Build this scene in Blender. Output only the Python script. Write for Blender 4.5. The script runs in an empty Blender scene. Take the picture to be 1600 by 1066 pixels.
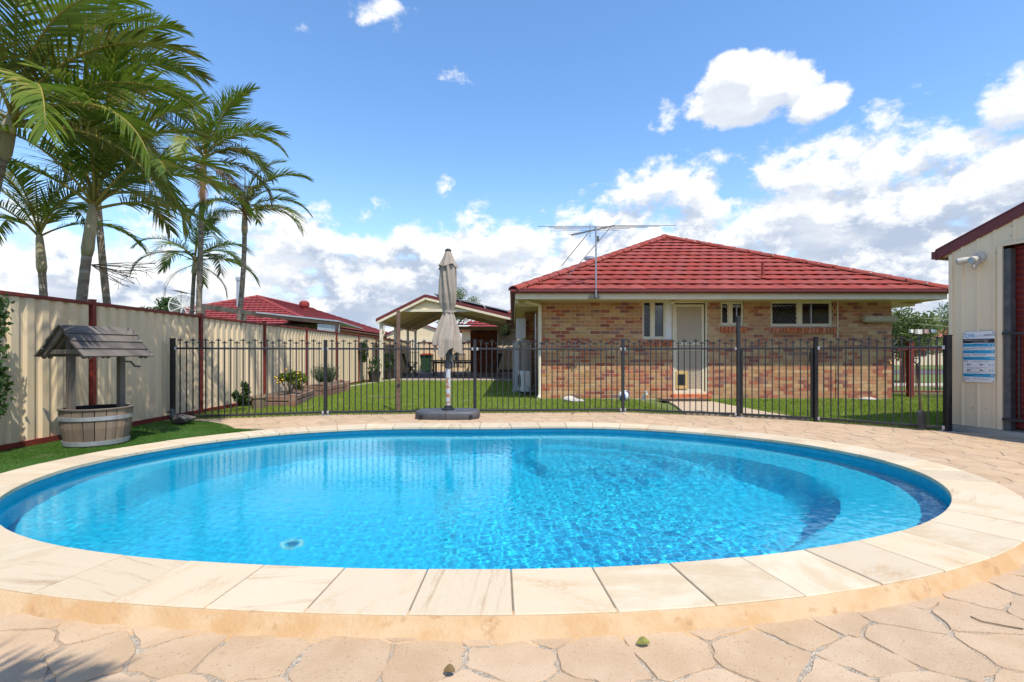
import bpy, math, random
import numpy as np
from mathutils import Vector, Matrix
random.seed(7); np.random.seed(7)
PI = math.pi
SC = bpy.context.scene
COL = SC.collection

# ---------------------------------------------------------------- camera, light, exposure
EYE = 1.09
FPX = 780.0
cam_d = bpy.data.cameras.new('camera'); cam = bpy.data.objects.new('camera', cam_d); COL.objects.link(cam)
cam.location = (0, 0, EYE); cam.rotation_euler = (PI/2, 0, 0)
cam_d.sensor_width = 36; cam_d.lens = 36*FPX/1600; cam_d.shift_y = 20/1600.0
cam_d.clip_start = 0.05; cam_d.clip_end = 2000
SC.camera = cam
SC.view_settings.view_transform = 'Standard'; SC.view_settings.look = 'None'
SC.view_settings.exposure = 0.25; SC.view_settings.gamma = 1.0
SC.view_settings.use_curve_mapping = False
SC.cycles.max_bounces = 10; SC.cycles.transparent_max_bounces = 16
SC.cycles.sample_clamp_indirect = 4.0; SC.cycles.sample_clamp_direct = 0
SC.cycles.caustics_refractive = True; SC.cycles.caustics_reflective = False
SC.cycles.blur_glossy = 0.5

SUNV = Vector((0.27, -0.47, 1.0)).normalized()
sun_d = bpy.data.lights.new('sun', 'SUN'); sun = bpy.data.objects.new('sun', sun_d); COL.objects.link(sun)
sun_d.energy = 4.5; sun_d.angle = math.radians(0.53); sun_d.color = (1.0, 0.94, 0.84)
sun.rotation_euler = SUNV.to_track_quat('Z', 'Y').to_euler(); sun.location = (3, -5, 12)
sun_d.cycles.is_caustics_light = True

W = bpy.data.worlds.new('World'); SC.world = W; W.use_nodes = True
class NB:
    """small expression builder for shader nodes"""
    def __init__(s, tree): s.t = tree; s.n = tree.nodes; s.l = tree.links
    def new(s, typ, **kw):
        n = s.n.new(typ)
        for k, v in kw.items(): setattr(n, k, v)
        return n
    def put(s, sock, v):
        if isinstance(v, bpy.types.NodeSocket): s.l.new(v, sock)
        elif v is not None: sock.default_value = v
    def m(s, op, a, b=None, c=None, clamp=False):
        n = s.new('ShaderNodeMath', operation=op, use_clamp=clamp)
        s.put(n.inputs[0], a)
        if b is not None: s.put(n.inputs[1], b)
        if c is not None: s.put(n.inputs[2], c)
        return n.outputs[0]
    def v(s, op, a, b=None):
        n = s.new('ShaderNodeVectorMath', operation=op)
        s.put(n.inputs[0], a)
        if b is not None: s.put(n.inputs[1], b)
        return n.outputs['Value'] if op in ('DOT_PRODUCT', 'LENGTH', 'DISTANCE') else n.outputs[0]
    def sstep(s, x, a, b, lo=0.0, hi=1.0):
        n = s.new('ShaderNodeMapRange', interpolation_type='SMOOTHSTEP')
        s.put(n.inputs[0], x); n.inputs[1].default_value = a; n.inputs[2].default_value = b
        n.inputs[3].default_value = lo; n.inputs[4].default_value = hi
        return n.outputs[0]
    def noise(s, vec, scale, detail=4, rough=0.55, dist=0.0, dim='3D'):
        n = s.new('ShaderNodeTexNoise', noise_dimensions=dim)
        if vec is not None: s.l.new(vec, n.inputs['Vector'])
        n.inputs['Scale'].default_value = scale; n.inputs['Detail'].default_value = detail
        n.inputs['Roughness'].default_value = rough; n.inputs['Distortion'].default_value = dist
        return n.outputs['Fac']
    def mix(s, f, a, b, typ='MIX'):
        n = s.new('ShaderNodeMix', data_type='RGBA', blend_type=typ)
        s.put(n.inputs[0], f)
        s.put(n.inputs[6], a if not isinstance(a, tuple) else (*a[:3], 1))
        s.put(n.inputs[7], b if not isinstance(b, tuple) else (*b[:3], 1))
        return n.outputs[2]
    def mapping(s, vec, scale=(1,1,1), loc=(0,0,0), rot=(0,0,0)):
        n = s.new('ShaderNodeMapping'); s.l.new(vec, n.inputs[0])
        n.inputs['Scale'].default_value = scale; n.inputs['Location'].default_value = loc; n.inputs['Rotation'].default_value = rot
        return n.outputs[0]

def build_world():
    t = W.node_tree; t.nodes.clear(); b = NB(t)
    out = b.new('ShaderNodeOutputWorld'); bg = b.new('ShaderNodeBackground'); bg.inputs[1].default_value = 0.1
    sky = b.new('ShaderNodeTexSky', sky_type='NISHITA'); sky.sun_disc = False
    sky.sun_elevation = math.asin(SUNV.z); sky.sun_rotation = math.atan2(SUNV.x, SUNV.y)
    sky.air_density = 1.0; sky.dust_density = 0.35; sky.ozone_density = 2.2
    hs = b.new('ShaderNodeHueSaturation'); hs.inputs['Hue'].default_value = 0.501; hs.inputs['Saturation'].default_value = 1.16; hs.inputs['Value'].default_value = 2.3
    b.l.new(sky.outputs[0], hs.inputs['Color']); skyc = hs.outputs[0]
    tc = b.new('ShaderNodeTexCoord').outputs['Generated']
    d = b.v('NORMALIZE', tc)
    def dirv(px, py): return Vector(((px-800)/FPX, 1, (553-py)/FPX)).normalized()
    blobs = []
    for (px, py, ax, ay, amp) in ((1185,148,104,46,0.85),(1270,160,52,32,.7),(1150,118,52,36,.8),(1610,150,80,72,.85),(580,12,72,24,.36),(478,44,30,10,.12),
                                  (1030,186,24,20,.22),(697,297,17,24,.30),(722,118,24,14,.05),(1045,300,110,55,.5),(1270,268,90,22,.35),(230,352,80,10,.3),
                                  (1450,300,140,70,.6),(1560,260,120,75,.6)):
        c = dirv(px, py); right = Vector((c.y, -c.x, 0)).normalized(); up = right.cross(c).normalized()
        k = 1/math.sqrt(((px-800)/FPX)**2+1+((553-py)/FPX)**2)
        blobs.append((c, right/(ax/FPX*k), up/(ay/FPX*k), amp))
    def density(vec, fine):
        sx = b.new('ShaderNodeSeparateXYZ'); b.l.new(vec, sx.inputs[0])
        z = sx.outputs[2]; x = sx.outputs[0]
        # cloud bank rising towards the right of the view
        top = b.m('MULTIPLY_ADD', x, 0.100, 0.280)
        bank = b.m('MULTIPLY', b.m('SUBTRACT', top, z), 6.5)
        bank = b.m('MINIMUM', b.m('MAXIMUM', bank, -1.2), 0.72)
        w = b.mapping(vec, scale=(1, 1, 1.9), loc=(3.1, 1.7, .4))
        n1 = b.noise(w, 5.2, 11 if fine else 7, 0.60, 0.0)
        n2 = b.noise(w, 1.7, 2, 0.5)
        f = b.m('ADD', bank, b.m('MULTIPLY', b.m('SUBTRACT', n2, 0.5), .5))
        for c, r, u, amp in blobs:
            dv = b.v('SUBTRACT', vec, tuple(c))
            e1 = b.m('POWER', b.m('ABSOLUTE', b.v('DOT_PRODUCT', dv, tuple(r))), 2)
            e2 = b.m('POWER', b.m('ABSOLUTE', b.v('DOT_PRODUCT', dv, tuple(u))), 2)
            g = b.m('MULTIPLY', b.m('SUBTRACT', 1.0, b.m('ADD', e1, e2)), amp)
            g = b.m('MAXIMUM', g, -0.9)
            f = b.m('MAXIMUM', f, b.m('SUBTRACT', g, .05))
        n3 = b.noise(b.mapping(vec, scale=(1,1,1.3), loc=(9,2,5)), 19, 5, .62)
        f = b.m('ADD', f, b.m('MULTIPLY', b.m('SUBTRACT', n3, 0.5), 1.5))
        return b.m('ADD', f, b.m('MULTIPLY', b.m('SUBTRACT', n1, 0.5), 2.6))
    d0 = density(d, True)
    d1 = density(b.v('ADD', d, tuple(Vector((0.012, -0.01, 0.030)))), False)
    cover = b.sstep(d0, -0.02, 0.42)
    shade = b.sstep(b.m('ADD', b.m('SUBTRACT', d1, b.m('MULTIPLY', d0, 0.86)), b.m('MULTIPLY', d0, .22)), -0.12, 0.36)
    sz = b.new('ShaderNodeSeparateXYZ'); b.l.new(d, sz.inputs[0])
    soft = b.noise(b.mapping(d, scale=(1, 1, 2.6)), 5.5, 6, .55)
    shade = b.m('MULTIPLY', shade, b.sstep(soft, .34, .60, .45, 1.0))
    shade = b.m('MULTIPLY', shade, b.sstep(sz.outputs[2], .28, .42, 1.0, .62))
    cc = b.mix(shade, (9.1, 9.25, 9.4), (4.3, 5.1, 6.5))
    # thin veil low down
    veil = b.m('MULTIPLY', b.sstep(sz.outputs[2], 0.40, 0.02), 0.16)
    base = b.mix(veil, skyc, (7.6, 8.6, 9.8))
    fin = b.mix(cover, base, cc)
    b.l.new(fin, bg.inputs[0]); b.l.new(bg.outputs[0], out.inputs[0])
build_world()
W.cycles.sampling_method = 'MANUAL'; W.cycles.sample_map_resolution = 512

# ---------------------------------------------------------------- materials
def mat(name, c1, c2=None, scale=8.0, rough=0.6, bump=0.0, bscale=None, metal=0.0, spec=0.4, rand=0.0, detail=5, stretch=(1,1,1),
        lo=.35, hi=.65, c3=None, c3scale=1.5, c3lo=.5, c3hi=.7, coat=0.0, bdist=.01):
    m = bpy.data.materials.new(name); m.use_nodes = True; t = m.node_tree; b = NB(t)
    p = t.nodes['Principled BSDF']
    p.inputs['Roughness'].default_value = rough; p.inputs['Metallic'].default_value = metal
    p.inputs['Specular IOR Level'].default_value = spec
    if coat: p.inputs['Coat Weight'].default_value = coat
    tc = b.new('ShaderNodeTexCoord').outputs['Object']
    oi = b.new('ShaderNodeObjectInfo')
    vec = tc
    if rand:
        cb = b.new('ShaderNodeCombineXYZ'); r = b.m('MULTIPLY', oi.outputs['Random'], 37.0)
        for i in range(3): b.l.new(r, cb.inputs[i])
        vec = b.v('ADD', tc, cb.outputs[0])
    vec = b.mapping(vec, scale=stretch)
    if c2 is None: c2 = tuple(x*0.8 for x in c1)
    f = b.sstep(b.noise(vec, scale, detail, .6), lo, hi)
    col = b.mix(f, c1, c2)
    if c3 is not None:
        f3 = b.sstep(b.noise(vec, c3scale, 4, .6), c3lo, c3hi)
        col = b.mix(f3, col, c3)
    if rand:
        hs = b.new('ShaderNodeHueSaturation'); b.l.new(col, hs.inputs['Color'])
        b.put(hs.inputs['Value'], b.m('MULTIPLY_ADD', oi.outputs['Random'], 2*rand, 1-rand))
        b.put(hs.inputs['Saturation'], b.m('MULTIPLY_ADD', b.m('FRACT', b.m('MULTIPLY', oi.outputs['Random'], 7.31)), rand*.9, 1-rand*.45))
        col = hs.outputs[0]
    b.l.new(col, p.inputs['Base Color'])
    if bump:
        bn = b.new('ShaderNodeBump'); bn.inputs['Strength'].default_value = bump; bn.inputs['Distance'].default_value = bdist
        b.l.new(b.noise(vec, bscale or scale*4, 6, .6), bn.inputs['Height']); b.l.new(bn.outputs[0], p.inputs['Normal'])
    return m

M = {}
M['mortar'] = mat('mortar', (.55,.44,.30), (.48,.38,.25), 20, .9, .3, 120)
BR = [((.50,.285,.12),(.42,.225,.09)), ((.55,.34,.16),(.48,.28,.12)), ((.45,.22,.09),(.37,.16,.065)), ((.44,.14,.055),(.33,.09,.045)),
      ((.38,.11,.06),(.22,.07,.05)), ((.24,.10,.07),(.30,.16,.11)), ((.48,.20,.085),(.40,.22,.11))]
for i, (a, c) in enumerate(BR): M['brick%d' % i] = mat('brick_%s' % ['sand','cream','tan','orange','rust','plum','flash'][i], a, c, 9, .85, .35, 70, rand=.12)
M['sill'] = mat('sill_brick', (.42,.12,.06), (.50,.18,.09), 9, .85, .3, 70, rand=.2)
M['rooftile'] = mat('red_roof_tile', (.29,.056,.040), (.245,.047,.034), 6, .68, .25, 60, spec=.2, rand=.10, c3=(.24,.062,.046), c3scale=3)
M['rooftile2'] = mat('red_roof_tile_neighbour', (.28,.048,.040), (.23,.038,.033), 3, .62, .1, 30, spec=.25)
M['pointing'] = mat('white_mortar', (.62,.48,.44), (.5,.36,.33), 30, .9, .2)
M['gutter'] = mat('maroon_paint', (.155,.026,.023), (.13,.022,.02), 5, .4, .0, spec=.5)
M['redpost'] = mat('red_oxide_paint', (.20,.035,.024), (.16,.028,.022), 6, .45)
M['cream'] = mat('cream_paint', (.66,.56,.40), (.62,.52,.37), 3, .5, .05)
M['creamtrim'] = mat('cream_trim', (.70,.62,.44), (.66,.57,.40), 5, .5)
M['soffit'] = mat('soffit_board', (.80,.66,.40), (.76,.62,.37), 3, .7)
M['colorbond'] = mat('cream_steel_sheet', (.73,.585,.38), (.69,.55,.355), 1.2, .42, .03, 30, spec=.45, c3=(.54,.41,.24), c3scale=.9, c3lo=.55, c3hi=.8, stretch=(1,1,.25))
M['shedsheet'] = mat('shed_steel_sheet', (.76,.63,.43), (.72,.59,.40), 1.5, .4, .03, 30, spec=.45, stretch=(1,1,.2))
M['rollerdoor'] = mat('dark_red_steel', (.20,.026,.022), (.16,.022,.019), 2, .4)
M['darksteel'] = mat('grey_steel_jamb', (.06,.065,.07), (.10,.10,.10), 9, .55, .1)
M['fenceblack'] = mat('charcoal_powdercoat', (.014,.016,.019), (.022,.025,.028), 12, .5, .02, spec=.5)
M['fenceposts'] = mat('black_powdercoat', (.012,.013,.015), (.02,.021,.023), 12, .35)
M['bracket'] = mat('zinc_bracket', (.62,.62,.62), (.42,.42,.42), 30, .45, metal=.6)
M['coping'] = mat('sandstone', (.58,.465,.315), (.48,.335,.19), 3.0, .76, .35, 90, rand=.08, detail=10, stretch=(1,2.4,1), lo=.46, hi=.78, c3=(.56,.46,.33), c3scale=38, c3lo=.45, c3hi=.62)
M['coping2'] = mat('sandstone_banded', (.59,.48,.33), (.42,.28,.165), 2.6, .76, .35, 90, rand=.06, detail=11, stretch=(.6,8,1), lo=.50, hi=.74, c3=(.62,.52,.38), c3scale=30)
M['coping3'] = mat('sandstone_pale', (.60,.505,.36), (.53,.41,.26), 3.5, .76, .35, 90, rand=.06, detail=6, stretch=(1,2,1), c3=(.54,.45,.32), c3scale=9, c3lo=.66, c3hi=.74)
M['grout'] = mat('sandy_grout', (.24,.185,.125), (.17,.135,.095), 40, .9, .4, 150)
M['render'] = mat('sandstone_render', (.46,.28,.13), (.51,.36,.21), 5, .85, .7, 55, detail=9, c3=(.36,.20,.09), c3scale=9, c3lo=.56, c3hi=.72)
M['stone'] = mat('stamped_stone', (.46,.32,.195), (.52,.375,.24), 4.5, .8, .7, 150, rand=.07, detail=9, c3=(.34,.22,.135), c3scale=95, c3lo=.60, c3hi=.68, bdist=.006)
M['wood'] = mat('weathered_timber', (.20,.165,.13), (.11,.09,.07), 3, .85, .6, 20, rand=.16, stretch=(1,1,.12), detail=8)
M['woodx'] = mat('weathered_board', (.16,.135,.115), (.085,.072,.062), 3.5, .85, .7, 22, rand=.15, stretch=(.12,1,1), detail=8)
M['stave'] = mat('barrel_stave', (.30,.22,.15), (.16,.12,.085), 3, .8, .5, 20, rand=.22, stretch=(1,1,.15), detail=8)
M['galv'] = mat('galvanised_steel', (.50,.53,.56), (.40,.42,.44), 14, .4, .05, metal=.55)
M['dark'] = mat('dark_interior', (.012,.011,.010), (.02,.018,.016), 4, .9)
M['canopy'] = mat('taupe_canvas', (.345,.29,.235), (.305,.255,.205), 6, .85, .25, 220, c3=(.26,.22,.17), c3scale=2.2, c3lo=.55, c3hi=.8)
M['basegrey'] = mat('grey_plastic', (.062,.066,.075), (.085,.088,.095), 7, .5, .15, 90, c3=(.14,.11,.08), c3scale=3, c3lo=.63, c3hi=.75)
M['blackplastic'] = mat('black_plastic', (.014,.014,.015), (.022,.022,.022), 10, .45)
M['rustpole'] = mat('rusty_painted_pole', (.50,.53,.55), (.42,.46,.50), 8, .45, .1, c3=(.36,.14,.045), c3scale=9, c3lo=.50, c3hi=.60)
M['brownpost'] = mat('brown_steel_post', (.14,.085,.06), (.22,.14,.10), 8, .6, .1)
M['heater'] = mat('beige_metal', (.46,.40,.33), (.42,.37,.31), 3, .45)
M['white'] = mat('white_plastic', (.74,.72,.67), (.68,.66,.61), 4, .45)
M['aluminium'] = mat('bare_aluminium', (.42,.43,.45), (.34,.35,.37), 20, .35, metal=.75)
M['concrete'] = mat('concrete', (.46,.40,.32), (.38,.33,.27), 4, .85, .3, 60, detail=8)
M['patio'] = mat('patio_paver', (.24,.18,.15), (.31,.24,.20), 3, .85, .2, 40)
M['road'] = mat('asphalt', (.07,.07,.072), (.10,.10,.10), 5, .9)
M['soil'] = mat('garden_soil', (.09,.06,.04), (.15,.11,.075), 12, .95, .6, 40)
M['sleeper'] = mat('timber_sleeper', (.24,.11,.07), (.33,.22,.16), 4, .85, .5, 20, rand=.2, stretch=(.2,1,1))
M['ground'] = mat('far_lawn', (.09,.14,.035), (.13,.17,.05), 2, .95, .3, 20)
M['lawnbase'] = mat('lawn_soil', (.10,.14,.03), (.13,.16,.04), 6, .95, .5, 60)
M['trunk'] = mat('palm_bark', (.27,.22,.17), (.15,.12,.09), 6, .85, .6, 30, stretch=(1,1,5), c3=(.36,.32,.26), c3scale=3, c3lo=.5, c3hi=.65)
M['crownshaft'] = mat('palm_crownshaft', (.42,.36,.24), (.27,.23,.12), 4, .6, .3, 15, stretch=(2,2,.4), c3=(.30,.16,.06), c3scale=3, c3lo=.58, c3hi=.66)
M['rachis'] = mat('frond_stalk', (.30,.22,.045), (.22,.20,.04), 5, .5)
M['bark'] = mat('tree_bark', (.20,.14,.09), (.12,.09,.06), 6, .9, .5, 25)
M['terracotta'] = mat('clay_pot', (.30,.22,.14), (.24,.17,.11), 6, .8)
M['potdark'] = mat('dark_pot', (.035,.028,.024), (.05,.04,.03), 6, .5)
M['bingreen'] = mat('green_bin', (.028,.075,.035), (.035,.085,.04), 5, .5)
M['binred'] = mat('red_lid', (.55,.03,.015), (.6,.10,.02), 5, .45)
M['outwood'] = mat('outdoor_furniture', (.06,.035,.025), (.085,.05,.035), 6, .55)
M['curtain'] = mat('lace_curtain', (.45,.45,.44), (.30,.30,.31), 20, .9, stretch=(6,6,.2))
M['duck'] = mat('cast_stone', (.15,.145,.13), (.09,.085,.075), 12, .9, .5, 60)
M['rock'] = mat('pale_rock', (.55,.52,.46), (.40,.37,.32), 9, .85, .4, 30)
M['gold'] = mat('tan_plastic', (.62,.42,.16), (.58,.38,.14), 6, .5)
M['lampwhite'] = mat('lamp_housing', (.52,.48,.41), (.46,.42,.36), 6, .35)
M['signwhite'] = mat('sign_white', (.74,.73,.72), (.70,.69,.68), 6, .35)
M['signblue'] = mat('sign_blue', (.03,.36,.60), (.03,.34,.57), 6, .35)
M['signblack'] = mat('sign_black', (.015,.015,.015), (.02,.02,.02), 6, .4)
M['signgrey'] = mat('sign_grey', (.22,.22,.22), (.25,.25,.25), 6, .4)
M['flower'] = mat('red_flowers', (.45,.03,.04), (.55,.12,.10), 40, .7)
M['citrus'] = mat('citrus_fruit', (.70,.48,.02), (.75,.30,.02), 8, .5, rand=.2)
M['ballblue'] = mat('ball_blue', (.03,.12,.45), (.03,.11,.42), 6, .35)
M['ballwhite'] = mat('ball_white', (.78,.78,.76), (.72,.72,.70), 6, .35)
M['solar'] = mat('solar_panel_glass', (.015,.018,.03), (.02,.022,.035), 6, .12)

def leafmat(name, c1, c2, c3=None, rough=.42, trans=.3):
    m = bpy.data.materials.new(name); m.use_nodes = True; t = m.node_tree; b = NB(t); p = t.nodes['Principled BSDF']
    geo = b.new('ShaderNodeNewGeometry')
    r = geo.outputs['Random Per Island']; tc = b.new('ShaderNodeTexCoord').outputs['Object']
    col = b.mix(r, c1, c2)
    if c3 is not None: col = b.mix(b.sstep(b.noise(tc, 2.1, 3), .56, .68), col, c3)
    b.l.new(col, p.inputs['Base Color']); p.inputs['Roughness'].default_value = rough; p.inputs['Specular IOR Level'].default_value = .3
    tr = b.new('ShaderNodeBsdfTranslucent'); b.l.new(b.mix(.5, col, (.12,.20,.02)), tr.inputs[0])
    mx = b.new('ShaderNodeMixShader'); mx.inputs[0].default_value = trans
    out = t.nodes['Material Output']; b.l.new(p.outputs[0], mx.inputs[1]); b.l.new(tr.outputs[0], mx.inputs[2]); b.l.new(mx.outputs[0], out.inputs[0])
    return m
M['frond'] = leafmat('palm_leaflet', (.085,.155,.016), (.20,.25,.03), (.33,.28,.07))
M['froly'] = leafmat('palm_leaflet_yellowing', (.08,.105,.02), (.16,.14,.035), (.33,.22,.10))
M['frodry'] = leafmat('palm_leaflet_dry', (.28,.17,.08), (.20,.11,.05), (.36,.22,.10), .7, .15)
M['grass'] = leafmat('grass_blade', (.20,.30,.03), (.34,.42,.065), (.42,.44,.12), .5, .3)
M['turf'] = leafmat('turf_blade', (.06,.14,.018), (.10,.20,.03), (.15,.20,.06), .45, .25)
M['leafdark'] = leafmat('shrub_leaf', (.03,.07,.015), (.07,.13,.03))
M['leafmid'] = leafmat('tree_leaf', (.10,.15,.045), (.19,.24,.09), (.24,.26,.13))
M['leafyel'] = leafmat('citrus_leaf', (.10,.17,.02), (.22,.26,.03))
M['leafgrey'] = leafmat('rosemary_leaf', (.06,.10,.04), (.11,.15,.07))

def glassmat(name, tint, fac=.5):
    m = bpy.data.materials.new(name); m.use_nodes = True; t = m.node_tree; b = NB(t); t.nodes.clear()
    out = b.new('ShaderNodeOutputMaterial'); g = b.new('ShaderNodeBsdfGlossy'); g.inputs['Roughness'].default_value = .03
    tr = b.new('ShaderNodeBsdfTransparent'); tr.inputs[0].default_value = (*tint, 1)
    fr = b.new('ShaderNodeFresnel'); fr.inputs[0].default_value = 1.5
    mx = b.new('ShaderNodeMixShader'); b.l.new(b.m('MULTIPLY_ADD', fr.outputs[0], 1.0, .04), mx.inputs[0])
    b.l.new(tr.outputs[0], mx.inputs[1]); b.l.new(g.outputs[0], mx.inputs[2]); b.l.new(mx.outputs[0], out.inputs[0])
    return m
M['glass'] = glassmat('window_glass', (.55,.58,.58))
def screenmat(name, c, op, scale):
    """woven insect screen: fine wires with gaps"""
    m = bpy.data.materials.new(name); m.use_nodes = True; t = m.node_tree; b = NB(t); p = t.nodes['Principled BSDF']
    p.inputs['Base Color'].default_value = (*c, 1); p.inputs['Roughness'].default_value = .7; p.inputs['Alpha'].default_value = op
    return m
M['screen'] = screenmat('insect_screen', (.52,.41,.31), .86, 300)
# ---------------------------------------------------------------- object helpers
def wloc(o):
    v = Vector((0, 0, 0))
    while o is not None: v += o.location; o = o.parent
    return v
def props(o, label=None, cat=None, group=None, kind=None):
    if label: o['label'] = label
    if cat: o['category'] = cat
    if group: o['group'] = group
    if kind: o['kind'] = kind
    return o
def thing(name, label, cat, loc=(0,0,0), group=None):
    o = bpy.data.objects.new(name, None); COL.objects.link(o); o.location = loc; o.empty_display_size = .2
    return props(o, label, cat, group)
def put(me, name, parent, loc=(0,0,0), rot=None, scale=None, **kw):
    """link a mesh at a world position under parent (parents are never rotated)"""
    o = bpy.data.objects.new(name, me); COL.objects.link(o)
    if parent is not None: o.parent = parent; o.location = Vector(loc) - wloc(parent)
    else: o.location = loc
    if rot is not None: o.rotation_euler = rot
    if scale is not None: o.scale = scale
    return props(o, **kw)
def copy_tree(o, parent=None, data=None):
    c = o.copy(); COL.objects.link(c); c.parent = parent
    for ch in list(o.children): copy_tree(ch, c)
    return c
class MB:
    def __init__(s, M4=None): s.v = []; s.f = []; s.mi = []; s.cur = 0; s.M = M4
    def add(s, vs, fs):
        n = len(s.v)
        for q in vs:
            q = Vector(q)
            s.v.append(s.M @ q if s.M is not None else q)
        for f in fs: s.f.append([n+i for i in f]); s.mi.append(s.cur)
        return s
    def box(s, c, d, R=None):
        hx, hy, hz = d[0]/2, d[1]/2, d[2]/2
        vs = [Vector((sx*hx, sy*hy, sz*hz)) for sz in (-1,1) for sy in (-1,1) for sx in (-1,1)]
        if R is not None: vs = [R @ q for q in vs]
        c = Vector(c)
        return s.add([c+q for q in vs], [(0,2,3,1),(4,5,7,6),(0,1,5,4),(2,6,7,3),(0,4,6,2),(1,3,7,5)])
    def bx(s, x0, x1, y0, y1, z0, z1): return s.box(((x0+x1)/2,(y0+y1)/2,(z0+z1)/2),(x1-x0,y1-y0,z1-z0))
    def bar(s, a, b_, w, h, up=(0,0,1)):
        a = Vector(a); b_ = Vector(b_); d = b_-a; L = d.length; d.normalize(); up = Vector(up)
        if abs(d.dot(up)) > .98: up = Vector((0,1,0))
        sd = d.cross(up).normalized(); u = sd.cross(d)
        R = Matrix((d, sd, u)).transposed()
        return s.box((a+b_)/2, (L, w, h), R)
    def tube(s, pts, rad, n=8, cap=True, squash=None):
        pts = [Vector(p) for p in pts]
        if not hasattr(rad, '__len__'): rad = [rad]*len(pts)
        vs = []; prev = None
        for i, p in enumerate(pts):
            t = (pts[min(i+1, len(pts)-1)]-pts[max(i-1, 0)]).normalized()
            if prev is None:
                u = t.cross(Vector((0,0,1)) if abs(t.z) < .9 else Vector((1,0,0))).normalized()
            else: u = (prev - t*prev.dot(t)).normalized()
            prev = u; w = t.cross(u)
            for k in range(n):
                a = 2*PI*k/n; vs.append(p+(u*math.cos(a)+w*math.sin(a))*rad[i])
        fs = [(i*n+k, i*n+(k+1)%n, (i+1)*n+(k+1)%n, (i+1)*n+k) for i in range(len(pts)-1) for k in range(n)]
        if cap: fs += [tuple(range(n))[::-1], tuple((len(pts)-1)*n+k for k in range(n))]
        return s.add(vs, fs)
    def lathe(s, prof, c=(0,0,0), n=24, fn=None, cap=True):
        c = Vector(c); vs = []
        for i, (r, z) in enumerate(prof):
            for k in range(n):
                a = 2*PI*k/n; rr = r*(fn(a, z, i) if fn else 1)
                vs.append(c+Vector((rr*math.cos(a), rr*math.sin(a), z)))
        fs = [(i*n+k, i*n+(k+1)%n, (i+1)*n+(k+1)%n, (i+1)*n+k) for i in range(len(prof)-1) for k in range(n)]
        if cap: fs += [tuple(range(n))[::-1], tuple((len(prof)-1)*n+k for k in range(n))]
        return s.add(vs, fs)
    def prism(s, poly, z0, z1):
        n = len(poly)
        vs = [(x, y, z0) for x, y in poly]+[(x, y, z1) for x, y in poly]
        return s.add(vs, [tuple(range(n))[::-1], tuple(n+i for i in range(n))]+[(i, (i+1)%n, n+(i+1)%n, n+i) for i in range(n)])
    def extr(s, pts, dvec):
        """extrude a planar 3-D polygon by dvec"""
        n = len(pts); d = Vector(dvec); pts = [Vector(p) for p in pts]
        return s.add(pts+[p+d for p in pts], [tuple(range(n))[::-1], tuple(n+i for i in range(n))]+[(i, (i+1)%n, n+(i+1)%n, n+i) for i in range(n)])
    def sphere(s, c, r, n=16, m=10, sc=(1,1,1)):
        c = Vector(c); vs = [c+Vector((0,0,-r*sc[2]))]
        for i in range(1, m):
            ph = -PI/2+PI*i/m
            for k in range(n):
                a = 2*PI*k/n; vs.append(c+Vector((r*sc[0]*math.cos(ph)*math.cos(a), r*sc[1]*math.cos(ph)*math.sin(a), r*sc[2]*math.sin(ph))))
        vs.append(c+Vector((0,0,r*sc[2]))); T = len(vs)-1
        fs = [(0, 1+(k+1)%n, 1+k) for k in range(n)]
        fs += [(1+i*n+k, 1+i*n+(k+1)%n, 1+(i+1)*n+(k+1)%n, 1+(i+1)*n+k) for i in range(m-2) for k in range(n)]
        fs += [(T, 1+(m-2)*n+k, 1+(m-2)*n+(k+1)%n) for k in range(n)]
        return s.add(vs, fs)
    def mesh(s, name, mats, smooth=False, off=None, bevel=0):
        me = bpy.data.meshes.new(name)
        off = off or Vector((0,0,0))
        me.from_pydata([tuple(q-off) for q in s.v], [], s.f)
        if not isinstance(mats, (list, tuple)): mats = [mats]
        for m in mats: me.materials.append(m)
        if len(mats) > 1: me.polygons.foreach_set('material_index', s.mi)
        if bevel:
            import bmesh
            bm = bmesh.new(); bm.from_mesh(me)
            bmesh.ops.bevel(bm, geom=[e for e in bm.edges if len(e.link_faces) == 2 and e.calc_face_angle(0) > .6], offset=bevel, segments=1 if bevel < .01 else 2, affect='EDGES', clamp_overlap=True)
            bm.to_mesh(me); bm.free()
        if smooth:
            me.polygons.foreach_set('use_smooth', [True]*len(me.polygons))
            if smooth != 'all': me.set_sharp_from_angle(angle=math.radians(38))
        me.update(); return me
    def build(s, name, mats, parent=None, smooth=False, bevel=0, **kw):
        off = wloc(parent) if parent is not None else Vector((0,0,0))
        o = bpy.data.objects.new(name, s.mesh(name, mats, smooth, off, bevel)); COL.objects.link(o); o.parent = parent
        return props(o, **kw)
def np_mesh(name, V, F, mats, smooth=False):
    me = bpy.data.meshes.new(name); nv = len(V); nf = len(F); k = F.shape[1]
    me.vertices.add(nv); me.vertices.foreach_set('co', V.astype(np.float32).ravel())
    me.loops.add(nf*k); me.loops.foreach_set('vertex_index', F.astype(np.int32).ravel())
    me.polygons.add(nf); me.polygons.foreach_set('loop_start', np.arange(0, nf*k, k, dtype=np.int32))
    me.polygons.foreach_set('loop_total', np.full(nf, k, dtype=np.int32))
    if smooth: me.polygons.foreach_set('use_smooth', np.ones(nf, dtype=bool))
    for m in (mats if isinstance(mats, (list, tuple)) else [mats]): me.materials.append(m)
    me.update(calc_edges=True); me.validate(); return me
def lerp(a, b, t): return a+(b-a)*t
def inpoly(x, y, P):
    c = False; n = len(P); j = n-1
    for i in range(n):
        xi, yi = P[i]; xj, yj = P[j]
        if (yi > y) != (yj > y) and x < (xj-xi)*(y-yi)/(yj-yi)+xi: c = not c
        j = i
    return c

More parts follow.
